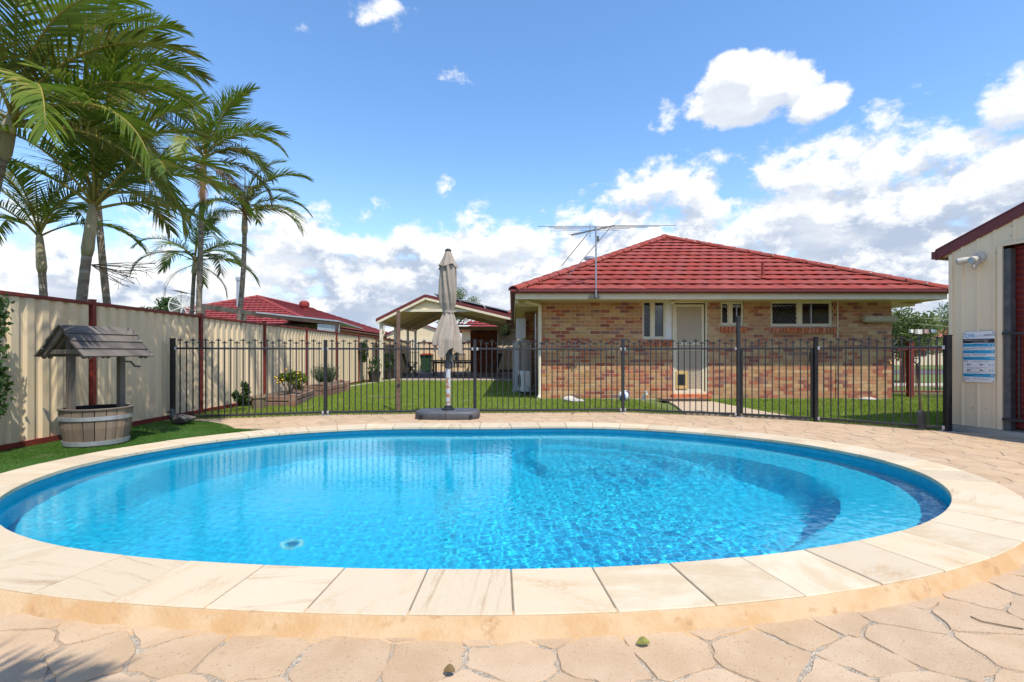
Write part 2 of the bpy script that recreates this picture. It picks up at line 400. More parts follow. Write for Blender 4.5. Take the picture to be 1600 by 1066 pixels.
# ---------------------------------------------------------------- pool outline (plan, metres)
CTR = np.array([-.12, 4.55])
CP = np.array([(0,2.375),(-1.17,2.41),(-1.91,2.51),(-2.6,2.76),(-3.09,3.03),(1.1,2.49),(1.85,2.72),(2.55,3.06),(3.09,3.5),(3.36,3.9),(3.55,4.5),(3.52,5.2),
   (3.2,5.75),(2.49,6.47),(1.76,6.86),(.45,7.02),(-.89,6.98),(-2.1,6.82),(-2.95,6.50),(-3.50,5.98),(-3.84,5.3),(-3.95,4.57),(-3.86,3.9),(-3.58,3.40)])
_d = CP-CTR; _th = np.arctan2(_d[:,1], _d[:,0]); _r = np.hypot(_d[:,0], _d[:,1])
NH = 6
def _basis(th): return np.stack([np.ones_like(th)]+[f(k*th) for k in range(1, NH+1) for f in (np.cos, np.sin)], -1)
_A = _basis(_th); _coef = np.linalg.solve(_A.T@_A+np.eye(_A.shape[1])*.02*np.r_[0, np.repeat(np.arange(1, NH+1), 2)]**2*.15, _A.T@_r)
def rpool(th): return _basis(np.asarray(th, dtype=float))@_coef
TH = np.linspace(0, 2*PI, 721)[:-1]
PIN = CTR+np.stack([np.cos(TH), np.sin(TH)], -1)*rpool(TH)[:,None]
_t = np.roll(PIN, -1, 0)-np.roll(PIN, 1, 0); _nrm = np.stack([_t[:,1], -_t[:,0]], -1); _nrm /= np.linalg.norm(_nrm, axis=1)[:,None]
COPW = .41
POUT = PIN+_nrm*COPW; PMID = PIN+_nrm*.2
def smooth_loop(P, k=9):
    Q = P.copy()
    for _ in range(k): Q = (np.roll(Q,1,0)+Q*2+np.roll(Q,-1,0))/4
    return Q
_rout_th = np.unwrap(np.arctan2(POUT[:,1]-CTR[1], POUT[:,0]-CTR[0])); _rout = np.hypot(POUT[:,0]-CTR[0], POUT[:,1]-CTR[1])
def rout(th):
    th = (th-_rout_th[0]) % (2*PI)+_rout_th[0]
    return np.interp(th, np.r_[_rout_th, _rout_th[0]+2*PI], np.r_[_rout, _rout[0]])

# ---------------------------------------------------------------- pool fence plan
FP = [(-5.56,8.18),(-3.31,8.86),(-.68,9.14),(2.06,9.27),(3.90,8.60),(4.88,8.02),(6.09,6.98)]
def fence_y(x):
    xs = [-12]+[p[0] for p in FP]+[7.2]; ys = [8.18]+[p[1] for p in FP]+[6.2]
    return float(np.interp(x, xs, ys))
TURF = [(-5.72,2.4),(-5.72,8.12),(-5.3,8.14),(-4.9,8.02),(-4.62,7.84),(-4.35,7.62),(-4.02,7.25)]
_idx = [i for i in range(720) if math.radians(140) < TH[i] < math.radians(206)]
TURF += [tuple(PIN[i]+_nrm[i]*(COPW-.02)) for i in _idx]+[(-4.6,2.6)]

# ---------------------------------------------------------------- ground sheets
def ring_sheet(name, inner, outer_r, z, m, **kw):
    n = len(inner); V = []; F = []
    rs = [0, .02, .08, .3, 1]
    for j, u in enumerate(rs):
        for i in range(n):
            a = math.atan2(inner[i][1]-CTR[1], inner[i][0]-CTR[0]); r0 = math.hypot(inner[i][0]-CTR[0], inner[i][1]-CTR[1])
            r = lerp(r0, outer_r, u); V.append((CTR[0]+r*math.cos(a), CTR[1]+r*math.sin(a), z))
    for j in range(len(rs)-1):
        for i in range(n): F.append((j*n+i, j*n+(i+1)%n, (j+1)*n+(i+1)%n, (j+1)*n+i))
    me = np_mesh(name, np.array(V), np.array(F), m)
    return put(me, name, None, **kw)
ring_sheet('ground', PMID[::6], 600, -.034, M['ground'], kind='structure')
# paving bed: grout with pebbles showing between the stones
def groutmat():
    m = bpy.data.materials.new('pebble_joint'); m.use_nodes = True; t = m.node_tree; b = NB(t); p = t.nodes['Principled BSDF']
    tc = b.new('ShaderNodeTexCoord').outputs['Object']
    vo = b.new('ShaderNodeTexVoronoi'); b.l.new(tc, vo.inputs['Vector']); vo.inputs['Scale'].default_value = 130
    r = b.new('ShaderNodeValToRGB'); b.l.new(vo.outputs['Color'], r.inputs[0]); e = r.color_ramp.elements
    e[0].position = .2; e[0].color = (.26,.215,.165,1); e[1].position = .8; e[1].color = (.50,.43,.33,1)
    col = b.mix(b.sstep(b.noise(tc, 3, 3), .42, .60), r.outputs[0], (.40,.30,.20))
    b.l.new(col, p.inputs['Base Color']); p.inputs['Roughness'].default_value = .85
    bn = b.new('ShaderNodeBump'); bn.inputs['Strength'].default_value = .9; bn.inputs['Distance'].default_value = .006
    b.l.new(vo.outputs['Distance'], bn.inputs['Height']); b.l.new(bn.outputs[0], p.inputs['Normal'])
    return m
M['pebble'] = groutmat()
def deck_bed():
    mb = MB(); inner = PIN[::8]+_nrm[::8]*.3; n = len(inner); V = []; F = []
    for i in range(n):
        x, y = inner[i]; a = math.atan2(y-CTR[1], x-CTR[0]); V.append((x, y, -.0055))
    for i in range(n):
        x, y = inner[i]; a = math.atan2(y-CTR[1], x-CTR[0]); ca, sa = math.cos(a), math.sin(a)
        # outer limit: rectangle -5.75..9, -4..fence line
        best = 99
        if ca > 1e-6: best = min(best, (9.5-CTR[0])/ca)
        if ca < -1e-6: best = min(best, (-5.75-CTR[0])/ca)
        if sa < -1e-6: best = min(best, (-4-CTR[1])/sa)
        if sa > 1e-6:
            r = 1.0
            while CTR[1]+r*sa < fence_y(CTR[0]+r*ca)+.12 and r < best: r += .02
            best = min(best, r)
        V.append((CTR[0]+best*ca, CTR[1]+best*sa, -.0055))
    for i in range(n): F.append((i, (i+1)%n, n+(i+1)%n, n+i))
    mb.add(V, F); return mb.build('pool_deck', M['pebble'], None, kind='structure')
deck = deck_bed()

# stamped crazy paving: voronoi stones
def clip(poly, nx, ny, c):
    out = []
    for i in range(len(poly)):
        a = poly[i]; b_ = poly[(i+1) % len(poly)]
        da = a[0]*nx+a[1]*ny-c; db = b_[0]*nx+b_[1]*ny-c
        if da <= 0: out.append(a)
        if (da < 0) != (db < 0) and da != db:
            t = da/(da-db); out.append((a[0]+(b_[0]-a[0])*t, a[1]+(b_[1]-a[1])*t))
    return out
def stones():
    rng = random.Random(11); S = []
    x0, x1, y0, y1 = -6.5, 9.5, -4, 10.5; st = .28
    ny = int((y1-y0)/st); nx = int((x1-x0)/st)
    for j in range(ny):
        for i in range(nx):
            S.append((x0+(i+.5+(j%2)*.5+rng.uniform(-.34,.34))*st*1.08, y0+(j+.5+rng.uniform(-.34,.34))*st*.92))
    S = np.array(S); res = []
    for k, (x, y) in enumerate(S):
        if y > fence_y(x)+.25 or x < -5.7 or x > 9.0 : continue
        th = math.atan2(y-CTR[1], x-CTR[0]); r = math.hypot(x-CTR[0], y-CTR[1]); ro = float(rout(th))
        if r < ro-.25: continue
        if inpoly(x, y, TURF): continue
        if y < 1.0 and (abs(x) > 3): continue
        d = np.hypot(S[:,0]-x, S[:,1]-y); nb = np.argsort(d)[1:18]
        P = [(x-1,y-1),(x+1,y-1),(x+1,y+1),(x-1,y+1)]
        for q in nb:
            ex, ey = S[q]-S[k]; L = math.hypot(ex, ey); g = .0058
            P = clip(P, ex/L, ey/L, (x*ex+y*ey)/L+L/2-g)
        if len(P) < 3: continue
        # subdivide and roughen the outline
        Q = []
        for i in range(len(P)):
            a = P[i]; b_ = P[(i+1)%len(P)]; L = math.hypot(b_[0]-a[0], b_[1]-a[1]); m_ = 3 if y < 3 else 2
            if L < .05: m_ = 1
            ca = .07 if L > .1 else 0
            for s_ in range(m_+1):
                t = lerp(ca, 1-ca, s_/m_)
                w = rng.uniform(-.013, .013) if 0 < s_ < m_ else 0
                Q.append((lerp(a[0],b_[0],t)+w*(b_[1]-a[1])/max(L,.01), lerp(a[1],b_[1],t)-w*(b_[0]-a[0])/max(L,.01)))
        # keep outside the coping and inside the fence line
        ok = []
        nin = 0
        for (qx, qy) in Q:
            t2 = math.atan2(qy-CTR[1], qx-CTR[0]); rr = math.hypot(qx-CTR[0], qy-CTR[1]); ro = float(rout(t2))-.03
            if rr < ro: qx, qy = CTR[0]+ro*math.cos(t2), CTR[1]+ro*math.sin(t2); nin += 1
            fy = fence_y(qx)+.10
            if qy > fy: qy = fy; nin += 1
            ok.append((qx, qy))
        if nin > len(Q)*.85: continue
        ar = abs(sum(ok[i][0]*ok[(i+1)%len(ok)][1]-ok[(i+1)%len(ok)][0]*ok[i][1] for i in range(len(ok))))/2
        if ar < .006: continue
        cx = sum(p[0] for p in ok)/len(ok); cy = sum(p[1] for p in ok)/len(ok)
        res.append((cx, cy, ok, ar))
    def key(r): return -(r[3]/max(.8, r[1])**3) if r[1] > 1.2 and abs(r[0]) < r[1]*1.1 else 1
    res.sort(key=key)
    def stone_mb(mb, cx, cy, P, tilt):
        n = len(P); zt = .0
        top = [(lerp(p[0],cx,.018), lerp(p[1],cy,.018), zt+tilt) for p in P]
        mid = [(lerp(p[0],cx,.004), lerp(p[1],cy,.004), zt-.003+tilt) for p in P]
        bot = [(p[0], p[1], -.02) for p in P]
        mb.add(top+mid+bot, [tuple(range(n))]+[((i+1)%n, i, n+i, n+(i+1)%n) for i in range(n)]+[(n+(i+1)%n, n+i, 2*n+i, 2*n+(i+1)%n) for i in range(n)])
    rest = MB()
    for i, (cx, cy, P, ar) in enumerate(res):
        # outline must run anticlockwise for the face to look up
        sa = sum(P[i_][0]*P[(i_+1)%len(P)][1]-P[(i_+1)%len(P)][0]*P[i_][1] for i_ in range(len(P)))
        if sa < 0: P = P[::-1]
        tilt = rng.uniform(-.0015, .0015)
        if i < 300:
            mb = MB(); stone_mb(mb, cx, cy, P, tilt)
            me = mb.mesh('stone', M['stone'], off=Vector((cx, cy, 0))); put(me, 'stone', deck, (cx, cy, 0))
        else: stone_mb(rest, cx, cy, P, tilt)
    rest.build('stones_beyond', M['stone'], deck, kind='stuff')
stones()

# ---------------------------------------------------------------- swimming pool
CH = .07                                                     # coping top above the deck
pool = thing('swimming_pool', 'oval in-ground pool with sandstone coping and bright blue lining', 'swimming pool', (0, 4.6, 0))
def loop_at(s): return PIN+_nrm*s
WATER = -.012
def liner_mat():
    m = bpy.data.materials.new('blue_pool_liner'); m.use_nodes = True; t = m.node_tree; b = NB(t); p = t.nodes['Principled BSDF']
    tc = b.new('ShaderNodeTexCoord').outputs['Object']
    f = b.noise(tc, 16, 3, .6)
    col = b.mix(b.sstep(f, .35, .65), (.012,.52,.76), (.025,.59,.83))
    b.l.new(col, p.inputs['Base Color']); p.inputs['Roughness'].default_value = .6
    return m
M['liner'] = liner_mat()
M['linerband'] = mat('dark_blue_liner_band', (.03,.36,.50), (.04,.42,.57), 9, .5)
def basin():
    nth, nr = 240, 46; V = []; F = []
    th = np.linspace(0, 2*PI, nth+1)[:-1]; R = rpool(th)+.035
    def ss(x, a, c): x = np.clip((x-a)/(c-a), 0, 1); return x*x*(3-2*x)
    svals = np.r_[np.linspace(0, .96, nr-6), np.linspace(.97, 1.0, 6)]
    for s in svals:
        deg = np.degrees((th+2*PI) % (2*PI))
        far = np.maximum(1-ss(deg, 168, 200), ss(deg, 286, 318))
        right = np.maximum(ss(deg, 15, 40)*(1-ss(deg, 75, 88)), 0)
        floor = -1.05-.12*(1-s)
        side = ss(deg, 300, 330)*(deg > 180)+(1-ss(deg, 40, 75))*(deg < 180)
        e1 = .905+.012*np.sin(th*5)-.10*side
        z = np.full(nth, floor)
        # bottom cove up to the wall
        z = z+.10*ss(np.full(nth, s), .9, 1.0)
        # far ledge
        z = np.where(far > 0, lerp(z, -.36, far*ss(np.full(nth, s), e1-.085, e1)), z)
        # right hand steps with a rounded nose
        e2 = .72; e3 = .52-.14*np.exp(-((deg-62)/12)**2)+.25*np.abs((deg-50)/45)**2
        z = np.maximum(z, lerp(-1.06, -.62, right*ss(np.full(nth, s), e2-.05, e2+.02)))
        z = np.maximum(z, lerp(-1.06, -.80, right*ss(np.full(nth, s), e3-.02, e3+.02)*ss(deg, 28, 46)))
        for i in range(nth): V.append((CTR[0]+s*R[i]*math.cos(th[i]), CTR[1]+s*R[i]*math.sin(th[i]), z[i]))
    n0 = len(svals)
    for zz in (-.17,):
        for i in range(nth): V.append((CTR[0]+R[i]*math.cos(th[i]), CTR[1]+R[i]*math.sin(th[i]), zz))
    for j in range(n0):
        for i in range(nth): F.append((j*nth+i, (j+1)*nth+i, (j+1)*nth+(i+1)%nth, j*nth+(i+1)%nth))
    V = np.array(V)-np.array([0,4.6,0])
    me = np_mesh('basin', V, np.array(F), M['liner'], smooth=True); me.set_sharp_from_angle(angle=math.radians(50))
    o = put(me, 'basin', pool, (0,4.6,0)); o.cycles.is_caustics_receiver = True
    mb = MB(); V = []
    for zz in (-.17, .03):
        for i in range(nth): V.append((CTR[0]+(R[i]-.003)*math.cos(th[i]), CTR[1]+(R[i]-.003)*math.sin(th[i]), zz))
    mb.add(V, [(i, nth+i, nth+(i+1)%nth, (i+1)%nth) for i in range(nth)])
    mb.build('liner_band', M['linerband'], pool, smooth='all')
basin()
def coping():
    # rendered kerb under the stones
    mb = MB(); n = 360; I = loop_at(.045)[::2]; O = loop_at(COPW-.012)[::2]; O2 = loop_at(COPW+.038)[::2]
    rng = random.Random(4)
    O3 = loop_at(COPW+.085)[::2]
    V = [(*I[i], CH-.034) for i in range(n)]+[(*O[i], CH-.004) for i in range(n)]+[(*(O[i]+_nrm[2*i]*(.022+rng.uniform(-.003,.003))), CH-.012+rng.uniform(-.002,.002)) for i in range(n)]+\
        [(*(O2[i]+_nrm[2*i]*rng.uniform(-.006,.012)), -.012) for i in range(n)]+[(*I[i], -.25) for i in range(n)]+[(*(O3[i]+_nrm[2*i]*rng.uniform(-.018,.020)), -.006) for i in range(n)]
    V = [(x, y, (z+.013 if 3*n <= q < 4*n else z)) for q, (x, y, z) in enumerate(V)]
    F = []
    for a, b_ in ((0,1),(1,2),(2,3),(3,5),(4,0)):
        for i in range(n): F.append((a*n+i, b_*n+i, b_*n+(i+1)%n, a*n+(i+1)%n))
    mb.add(V, F); mb.build('coping_bed', M['render'], pool, smooth='all')
    # grout slab between the stones
    mb = MB(); I = loop_at(.01)[::2]; O = loop_at(COPW-.008)[::2]
    mb.add([(*I[i], CH-.006) for i in range(n)]+[(*O[i], CH-.006) for i in range(n)]+[(*O[i], CH-.033) for i in range(n)]+[(*I[i], CH-.033) for i in range(n)],
           [(a*n+i, b_*n+i, b_*n+(i+1)%n, a*n+(i+1)%n) for a, b_ in ((0,1),(1,2),(3,0)) for i in range(n)])
    mb.build('coping_grout', M['grout'], pool)
    # joints: spacing .403 along outer edge, starting at the joint under x = 0
    seg = np.linalg.norm(np.roll(POUT,-1,0)-POUT, axis=1); cum = np.r_[0, np.cumsum(seg)]; tot = cum[-1]
    i0 = int(np.argmin(np.abs(PIN[:,0])+np.where(PIN[:,1] < 4, 0, 99))); s0 = cum[i0]
    N = round(tot/.415); step = tot/N
    fin = lambda A, s: np.array([np.interp(s % tot, cum, np.r_[A[:,k], A[0,k]]) for k in (0,1)])
    rng = random.Random(9); kinds = [M['coping']]*5+[M['coping2']]*4+[M['coping3']]*3
    for k in range(N):
        a = s0+k*step+.0035; b_ = s0+(k+1)*step-.0035
        ins = [fin(PIN, lerp(a, b_, t)) for t in (0,.33,.67,1)]; outs = [fin(POUT, lerp(a, b_, t)) for t in (0,.33,.67,1)]
        if rng.random() < .5 : pass
        c = (ins[0]+outs[3])/2; d = (ins[3]-ins[0]); ang = math.atan2(d[1], d[0])+(PI/2 if rng.random() < .35 else 0)+rng.uniform(-.3,.3)
        P = [tuple(p) for p in ins]+[tuple(p) for p in outs[::-1]]
        R = Matrix.Rotation(-ang, 2)
        zt = CH+rng.uniform(-.0015,.0015)
        mb = MB(); L = [R@Vector((p[0]-c[0], p[1]-c[1])) for p in P]
        sa = sum(L[i].x*L[(i+1)%8].y-L[(i+1)%8].x*L[i].y for i in range(8))
        if sa < 0: L = L[::-1]
        n = 8; cx = sum(q.x for q in L)/8; cy = sum(q.y for q in L)/8
        sh = lambda q, e: (q.x+(cx-q.x)*e, q.y+(cy-q.y)*e)
        mb.add([(*sh(q,.016), 0) for q in L]+[(*sh(q,0), -.004) for q in L]+[(*sh(q,0), -.031) for q in L],
               [tuple(range(n))]+[((i+1)%n, i, n+i, n+(i+1)%n) for i in range(n)]+[(n+(i+1)%n, n+i, 2*n+i, 2*n+(i+1)%n) for i in range(n)]+[tuple(range(2*n,3*n))[::-1]])
        put(mb.mesh('coping_tile', rng.choice(kinds)), 'coping_tile', pool, (c[0], c[1], zt), rot=(0,0,ang))
coping()
# suction outlet with ring of pale tiles on the floor
DR = (-1.70, 3.86, -1.062)
mb = MB(); mb.lathe([(.01,.0),(.042,.0),(.042,.012),(.036,.018),(.01,.02)], DR, 24)
dr = mb.build('main_drain', mat('drain_grate', (.02,.12,.22), (.03,.2,.3), 30, .5), pool)
MR = mat('drain_ring', (.62,.72,.58), (.25,.62,.60), 40, .5, lo=.45, hi=.55)
mb = MB(); mb.lathe([(.058,.0),(.088,.0),(.088,.008),(.058,.008)], DR, 28, cap=False); _r = mb.build('drain_ring', MR, dr); _r.cycles.is_caustics_receiver = True; dr.cycles.is_caustics_receiver = True
# skimmer/ladder bracket at the left edge of the pool
# ---------------------------------------------------------------- water
def water_mat():
    m = bpy.data.materials.new('pool_water'); m.use_nodes = True; t = m.node_tree; b = NB(t); t.nodes.clear()
    out = b.new('ShaderNodeOutputMaterial'); g = b.new('ShaderNodeBsdfGlass'); g.inputs['IOR'].default_value = 1.33
    g.inputs['Roughness'].default_value = 0.0; g.inputs['Color'].default_value = (.74,.985,1,1)
    tc = b.new('ShaderNodeTexCoord').outputs['Object']
    bn = b.new('ShaderNodeBump'); bn.inputs['Strength'].default_value = .16; bn.inputs['Distance'].default_value = .004
    b.l.new(b.m('MULTIPLY', b.noise(tc, 38, 3, .6), b.sstep(b.noise(b.mapping(tc, scale=(1,1,1), loc=(2,0,0)), .45, 2), .38, .56, .25, 1.0)), bn.inputs['Height']); b.l.new(bn.outputs[0], g.inputs['Normal'])
    b.l.new(g.outputs[0], out.inputs[0])
    return m
M['water'] = water_mat()
def water():
    st = .0095; xs = np.arange(-4.1, 3.9, st); ys = np.arange(2.2, 7.2, st)
    X, Y = np.meshgrid(xs, ys); rng = np.random.RandomState(5)
    Z = np.zeros_like(X)
    for k in range(80):
        lam = .042*(1.07**rng.uniform(0, 22)); a = rng.uniform(0, 2*PI); kk = 2*PI/lam
        amp = lam*.00125*(lam/.05)**-.35
        wx, wy = .25*np.sin(X*1.3+rng.uniform(0,6)+Y*.7), .25*np.sin(Y*1.7+rng.uniform(0,6)-X*.5)
        Z += amp*np.sin(kk*((X+wx)*math.cos(a)+(Y+wy)*math.sin(a))+rng.uniform(0, 6.28))
    env = (.22+.46/(1+np.exp(-(X+.3)*1.5)))*(.75+.35*np.sin(X*1.1+Y*.9+1)*np.sin(Y*1.6-X*.7))
    Z *= env
    Z += WATER
    ny, nx = X.shape; idx = np.arange(ny*nx).reshape(ny, nx)
    cx = X[:-1,:-1]+st/2; cy = Y[:-1,:-1]+st/2
    th = np.arctan2(cy-CTR[1], cx-CTR[0]); r = np.hypot(cx-CTR[0], cy-CTR[1]); keep = r < rpool(th.ravel()).reshape(th.shape)+.06
    F = np.stack([idx[:-1,:-1][keep], idx[:-1,1:][keep], idx[1:,1:][keep], idx[1:,:-1][keep]], -1)
    V = np.stack([X.ravel(), Y.ravel(), Z.ravel()], -1); used = np.unique(F); mp = np.full(len(V), -1); mp[used] = np.arange(len(used))
    me = np_mesh('water', V[used], mp[F], M['water'], smooth=True)
    o = put(me, 'water', None, kind='structure'); o.cycles.is_caustics_caster = True
water()
# ---------------------------------------------------------------- lawn, path, patio floor, road
def sheet(name, poly, z, m, parent=None, **kw):
    mb = MB(); mb.add([(x, y, z) for x, y in poly], [tuple(range(len(poly)))]); return mb.build(name, m, parent, **kw)
lawn_poly = [(p[0], fence_y(p[0])+.09) for p in [(-5.66,0)]+[(q[0],0) for q in FP[1:]]]+[(6.3,7.35),(7.4,7.6),(14.5,7.6),(14.5,24),(-5.66,20.9)]
lawn_poly[-1] = (-5.66,29)
sheet('lawn_soil', lawn_poly, -.014, M['lawnbase'], kind='structure')
sheet('turf_base', TURF, -.002, mat('turf_backing', (.035,.10,.015), (.05,.12,.02), 20, .9), kind='structure')
PATH = [(2.95,12.08),(2.95,11.5),(3.05,9.30),(3.9,8.75),(4.9,8.2),(4.75,9.0),(4.45,10.6),(4.35,12.08)]
mb = MB(); mb.prism([(3.62,12.06),(3.40,10.4),(3.15,9.12),(3.92,8.80),(4.86,8.22),(4.66,9.2),(4.50,10.6),(4.45,12.06)], -.02, .028); mb.build('path', mat('pinkish_concrete', (.50,.38,.26), (.44,.33,.22), 4, .85, .3, 60), None, kind='structure')
mb = MB(); mb.prism([(-5.62,20.9),(1.0,20.6),(1.0,30),(-5.62,30)], -.03, .04); mb.build('patio_floor', M['patio'], None, kind='structure')
mb = MB(); mb.prism([(-5.0,20.45),(.0,20.25),(.0,20.58),(-5.0,20.85)], -.03, .045); mb.build('patio_kerb', M['concrete'], None, kind='structure')
mb = MB(); mb.prism([(-5.45,16.6),(-5.30,16.55),(-5.0,20.5),(-5.15,20.6)], -.03, .02); mb.build('edging_kerb', M['concrete'], None, kind='structure')
mb = MB(); mb.prism([(9.6,27),(200,31),(200,37),(9.6,33)], -.03, -.005); mb.build('road', M['road'], None, kind='structure')
mb = MB(); mb.prism([(9.6,17.0),(80,19.0),(80,20.6),(9.6,18.4)], -.03, .0); mb.build('pavement', M['concrete'], None, kind='structure')

def blades(name, polys, n, h, w, m, z0=-.01, seed=1, holes=(), lean=.5, dens=None, ywt=0.0):
    rng = np.random.RandomState(seed); pts = []
    P = np.array(polys); x0, y0 = P.min(0); x1, y1 = P.max(0)
    got = 0
    def inside(X, Y, poly):
        c = np.zeros(len(X), bool); j = len(poly)-1
        for i in range(len(poly)):
            xi, yi = poly[i]; xj, yj = poly[j]
            c ^= ((yi > Y) != (yj > Y)) & (X < (xj-xi)*(Y-yi)/((yj-yi) or 1e-9)+xi); j = i
        return c
    while got < n:
        X = rng.uniform(x0, x1, n); Y = y0+(y1-y0)*rng.uniform(0, 1, n)**(1+ywt)
        k = inside(X, Y, polys)
        for hpoly in holes: k &= ~inside(X, Y, hpoly)
        pts.append(np.stack([X[k], Y[k]], -1)); got += k.sum()
    p = np.concatenate(pts)[:n]; a = rng.uniform(0, 2*PI, n); patch = .75+.35*np.sin(p[:,0]*2.1+np.sin(p[:,1]*1.7)*2)*np.sin(p[:,1]*1.3+p[:,0])
    H = h*rng.uniform(.55, 1.15, n)*patch; Wd = w*rng.uniform(.7, 1.3, n); la = rng.uniform(0, 2*PI, n); ln = rng.uniform(.1, 1, n)*lean*H
    V = np.zeros((n, 3, 3)); V[:,0,0] = p[:,0]-np.cos(a)*Wd/2; V[:,0,1] = p[:,1]-np.sin(a)*Wd/2; V[:,1,0] = p[:,0]+np.cos(a)*Wd/2; V[:,1,1] = p[:,1]+np.sin(a)*Wd/2
    V[:,:2,2] = z0; V[:,2,0] = p[:,0]+np.cos(la)*ln; V[:,2,1] = p[:,1]+np.sin(la)*ln; V[:,2,2] = z0+H
    me = np_mesh(name, V.reshape(-1,3), np.arange(n*3).reshape(-1,3), m); return put(me, name, None, kind='stuff')
house_hole = [(.65,12.05),(9.3,12.05),(9.3,30),(.65,30)]
patio_hole = [(-5.0,20.25),(1,20.25),(1,30),(-5.0,30)]
blades('grass', [(x, y) for x, y in lawn_poly[:-3]]+[(12.5,7.6),(12.5,16),(-5.66,21)][:0]+[(10.5,8.4),(13.5,13.0),(9.3,14),(.6,21),(-5.66,21)], 210000, .062, .011, M['grass'], seed=2,
       holes=[house_hole, patio_hole, PATH, [(3.30,12.1),(3.05,8.5),(4.9,8.1),(4.6,12.1)]], ywt=.35)
blades('turf', [p for p in TURF if p[1] > 0], 170000, .022, .006, M['turf'], z0=-.004, seed=3, lean=.6)

# ---------------------------------------------------------------- steel sheet fence along the neighbour
FX = -5.72
def corr(mb, p0, p1, z0, z1, nrm, pitch=.19, depth=.032, z1b=None):
    """trapezoid-ribbed steel sheet from p0 to p1 (plan), nrm = plan normal of the visible side"""
    p0 = Vector(p0); p1 = Vector(p1); d = p1-p0; L = d.length; d.normalize(); nn = Vector(nrm)
    prof = []; s = 0
    while s < L-1e-6:
        for f, q in ((0,0),(.30,0),(.42,1),(.88,1)):
            if s+f*pitch <= L: prof.append((s+f*pitch, q*depth))
        s += pitch
    prof.append((L, 0)); n = len(prof); vs = []
    for zz in (0, 1):
        for u, q in prof:
            z = z0 if zz == 0 else (z1 if z1b is None else lerp(z1, z1b, u/L))
            w = p0+d*u+nn*q; vs.append((w.x, w.y, z))
    mb.add(vs, [(i, i+1, n+i+1, n+i) for i in range(n-1)])
fence_l = thing('steel_fence', 'long cream ribbed steel boundary fence with red posts and capping behind the wishing well', 'fence', (FX, 8, 0))
posty = [-4.95+2.36*i for i in range(15)]; posty = [y+ (6.80-(-4.95+2.36*5)) for y in posty]
for i, y in enumerate(posty[:-1]):
    y1 = posty[i+1]
    mb = MB(); corr(mb, (FX-.02, y+.03), (FX-.02, y1-.03), .05, 1.76, (1,0)); mb.build('fence_sheet', M['colorbond'], fence_l)
    mb = MB(); mb.box((FX, (y+y1)/2, 1.775), (.062, y1-y-.062, .045)); mb.build('capping_rail', M['redpost'], fence_l, bevel=.006)
    mb = MB(); mb.box((FX, (y+y1)/2, .035), (.055, y1-y-.062, .07)); mb.build('bottom_rail', M['redpost'], fence_l)
for y in posty:
    mb = MB(); mb.box((FX, y, .91), (.072, .058, 1.82)); mb.box((FX, y, 1.826), (.08, .066, .012)); mb.build('post', M['redpost'], fence_l)
fence_b = thing('steel_fence', 'cream ribbed steel fence across the far end of the yard behind the patio', 'fence', (0, 29.9, 0))
for i in range(3):
    x0 = -5.6+i*2.36; mb = MB(); corr(mb, (x0+2.33, 29.95), (x0+.03, 29.95), .05, 1.76, (0,-1)); mb.build('fence_sheet', M['colorbond'], fence_b)
    mb = MB(); mb.box((x0+1.18, 29.93, 1.775), (2.30, .06, .045)); mb.build('capping_rail', M['redpost'], fence_b)
    mb = MB(); mb.box((x0+2.36, 29.93, .9), (.055, .07, 1.8)); mb.build('post', M['redpost'], fence_b)

# ---------------------------------------------------------------- pool fence
def finial_mesh():
    mb = MB()
    mb.lathe([(.006,-.012),(.012,-.006),(.006,.004),(.011,.012),(.006,.020)], (0,0,0), 6)
    mb.add([(0,0,.075),(-.012,0,.042),(0,-.006,.045),(.012,0,.042),(0,.006,.045),(0,0,.012)], [(0,1,2),(0,2,3),(0,3,4),(0,4,1),(5,2,1),(5,3,2),(5,4,3),(5,1,4)])
    for s in (-1, 1):
        mb.tube([(0,0,.022),(s*.010,0,.040),(s*.022,0,.046),(s*.030,0,.036),(s*.031,0,.026)], [.005,.006,.006,.005,.002], 5)
    return mb.mesh('finial', M['fenceblack'])
ME_FIN = finial_mesh(); ME_FIN.transform(Matrix.Scale(1.3, 4))
def bar_mesh(z0, z1):
    mb = MB(); mb.box((0,0,(z0+z1)/2), (.0165,.0165,z1-z0)); return mb.mesh('bar', M['fenceblack'])
ME_BAR = [bar_mesh(.06, 1.265), bar_mesh(.06, 1.225)]
def fence_bays(root, a, b_, n, z0=.0, ends=(.06,.06), brk=True, phase=0, gate=False):
    a = Vector((*a, 0)); b_ = Vector((*b_, 0)); d = (b_-a); L = d.length; d.normalize(); ang = math.atan2(d.y, d.x)
    s0, s1 = ends
    for z in (.055, 1.18):
        mb = MB(); mb.bar(a+d*s0+Vector((0,0,z)), b_-d*s1+Vector((0,0,z)), .030, .032 if z > 1 else .036); mb.build('rail', M['fenceblack'], root, bevel=.004)
    for i in range(n):
        t = s0+(L-s0-s1)*(i+.5)/n; p = a+d*t; k = (i+phase) % 2
        o = put(ME_BAR[k], 'bar', root, p, rot=(0,0,ang))
        f = bpy.data.objects.new('finial', ME_FIN); COL.objects.link(f); f.parent = o; f.location = (0, 0, 1.265 if k == 0 else 1.225)
    if brk:
        for s, t in ((1, 0), (-1, L)):
            for z in (.055, 1.18):
                p = a+d*(t+s*.045)
                mb = MB(); R = Matrix.Rotation(ang, 3, 'Z'); mb.box(p+Vector((0,0,z)), (.03,.05,.05), R); mb.tube([p+R@Vector((0,-.034,z)), p+R@Vector((0,.034,z))], .007, 6)
                mb.build('bracket', M['bracket'], root)
pf = thing('pool_fence', 'black metal pool fence with spear finials running across the back of the pool', 'fence', (-.68, 9.14, 0))
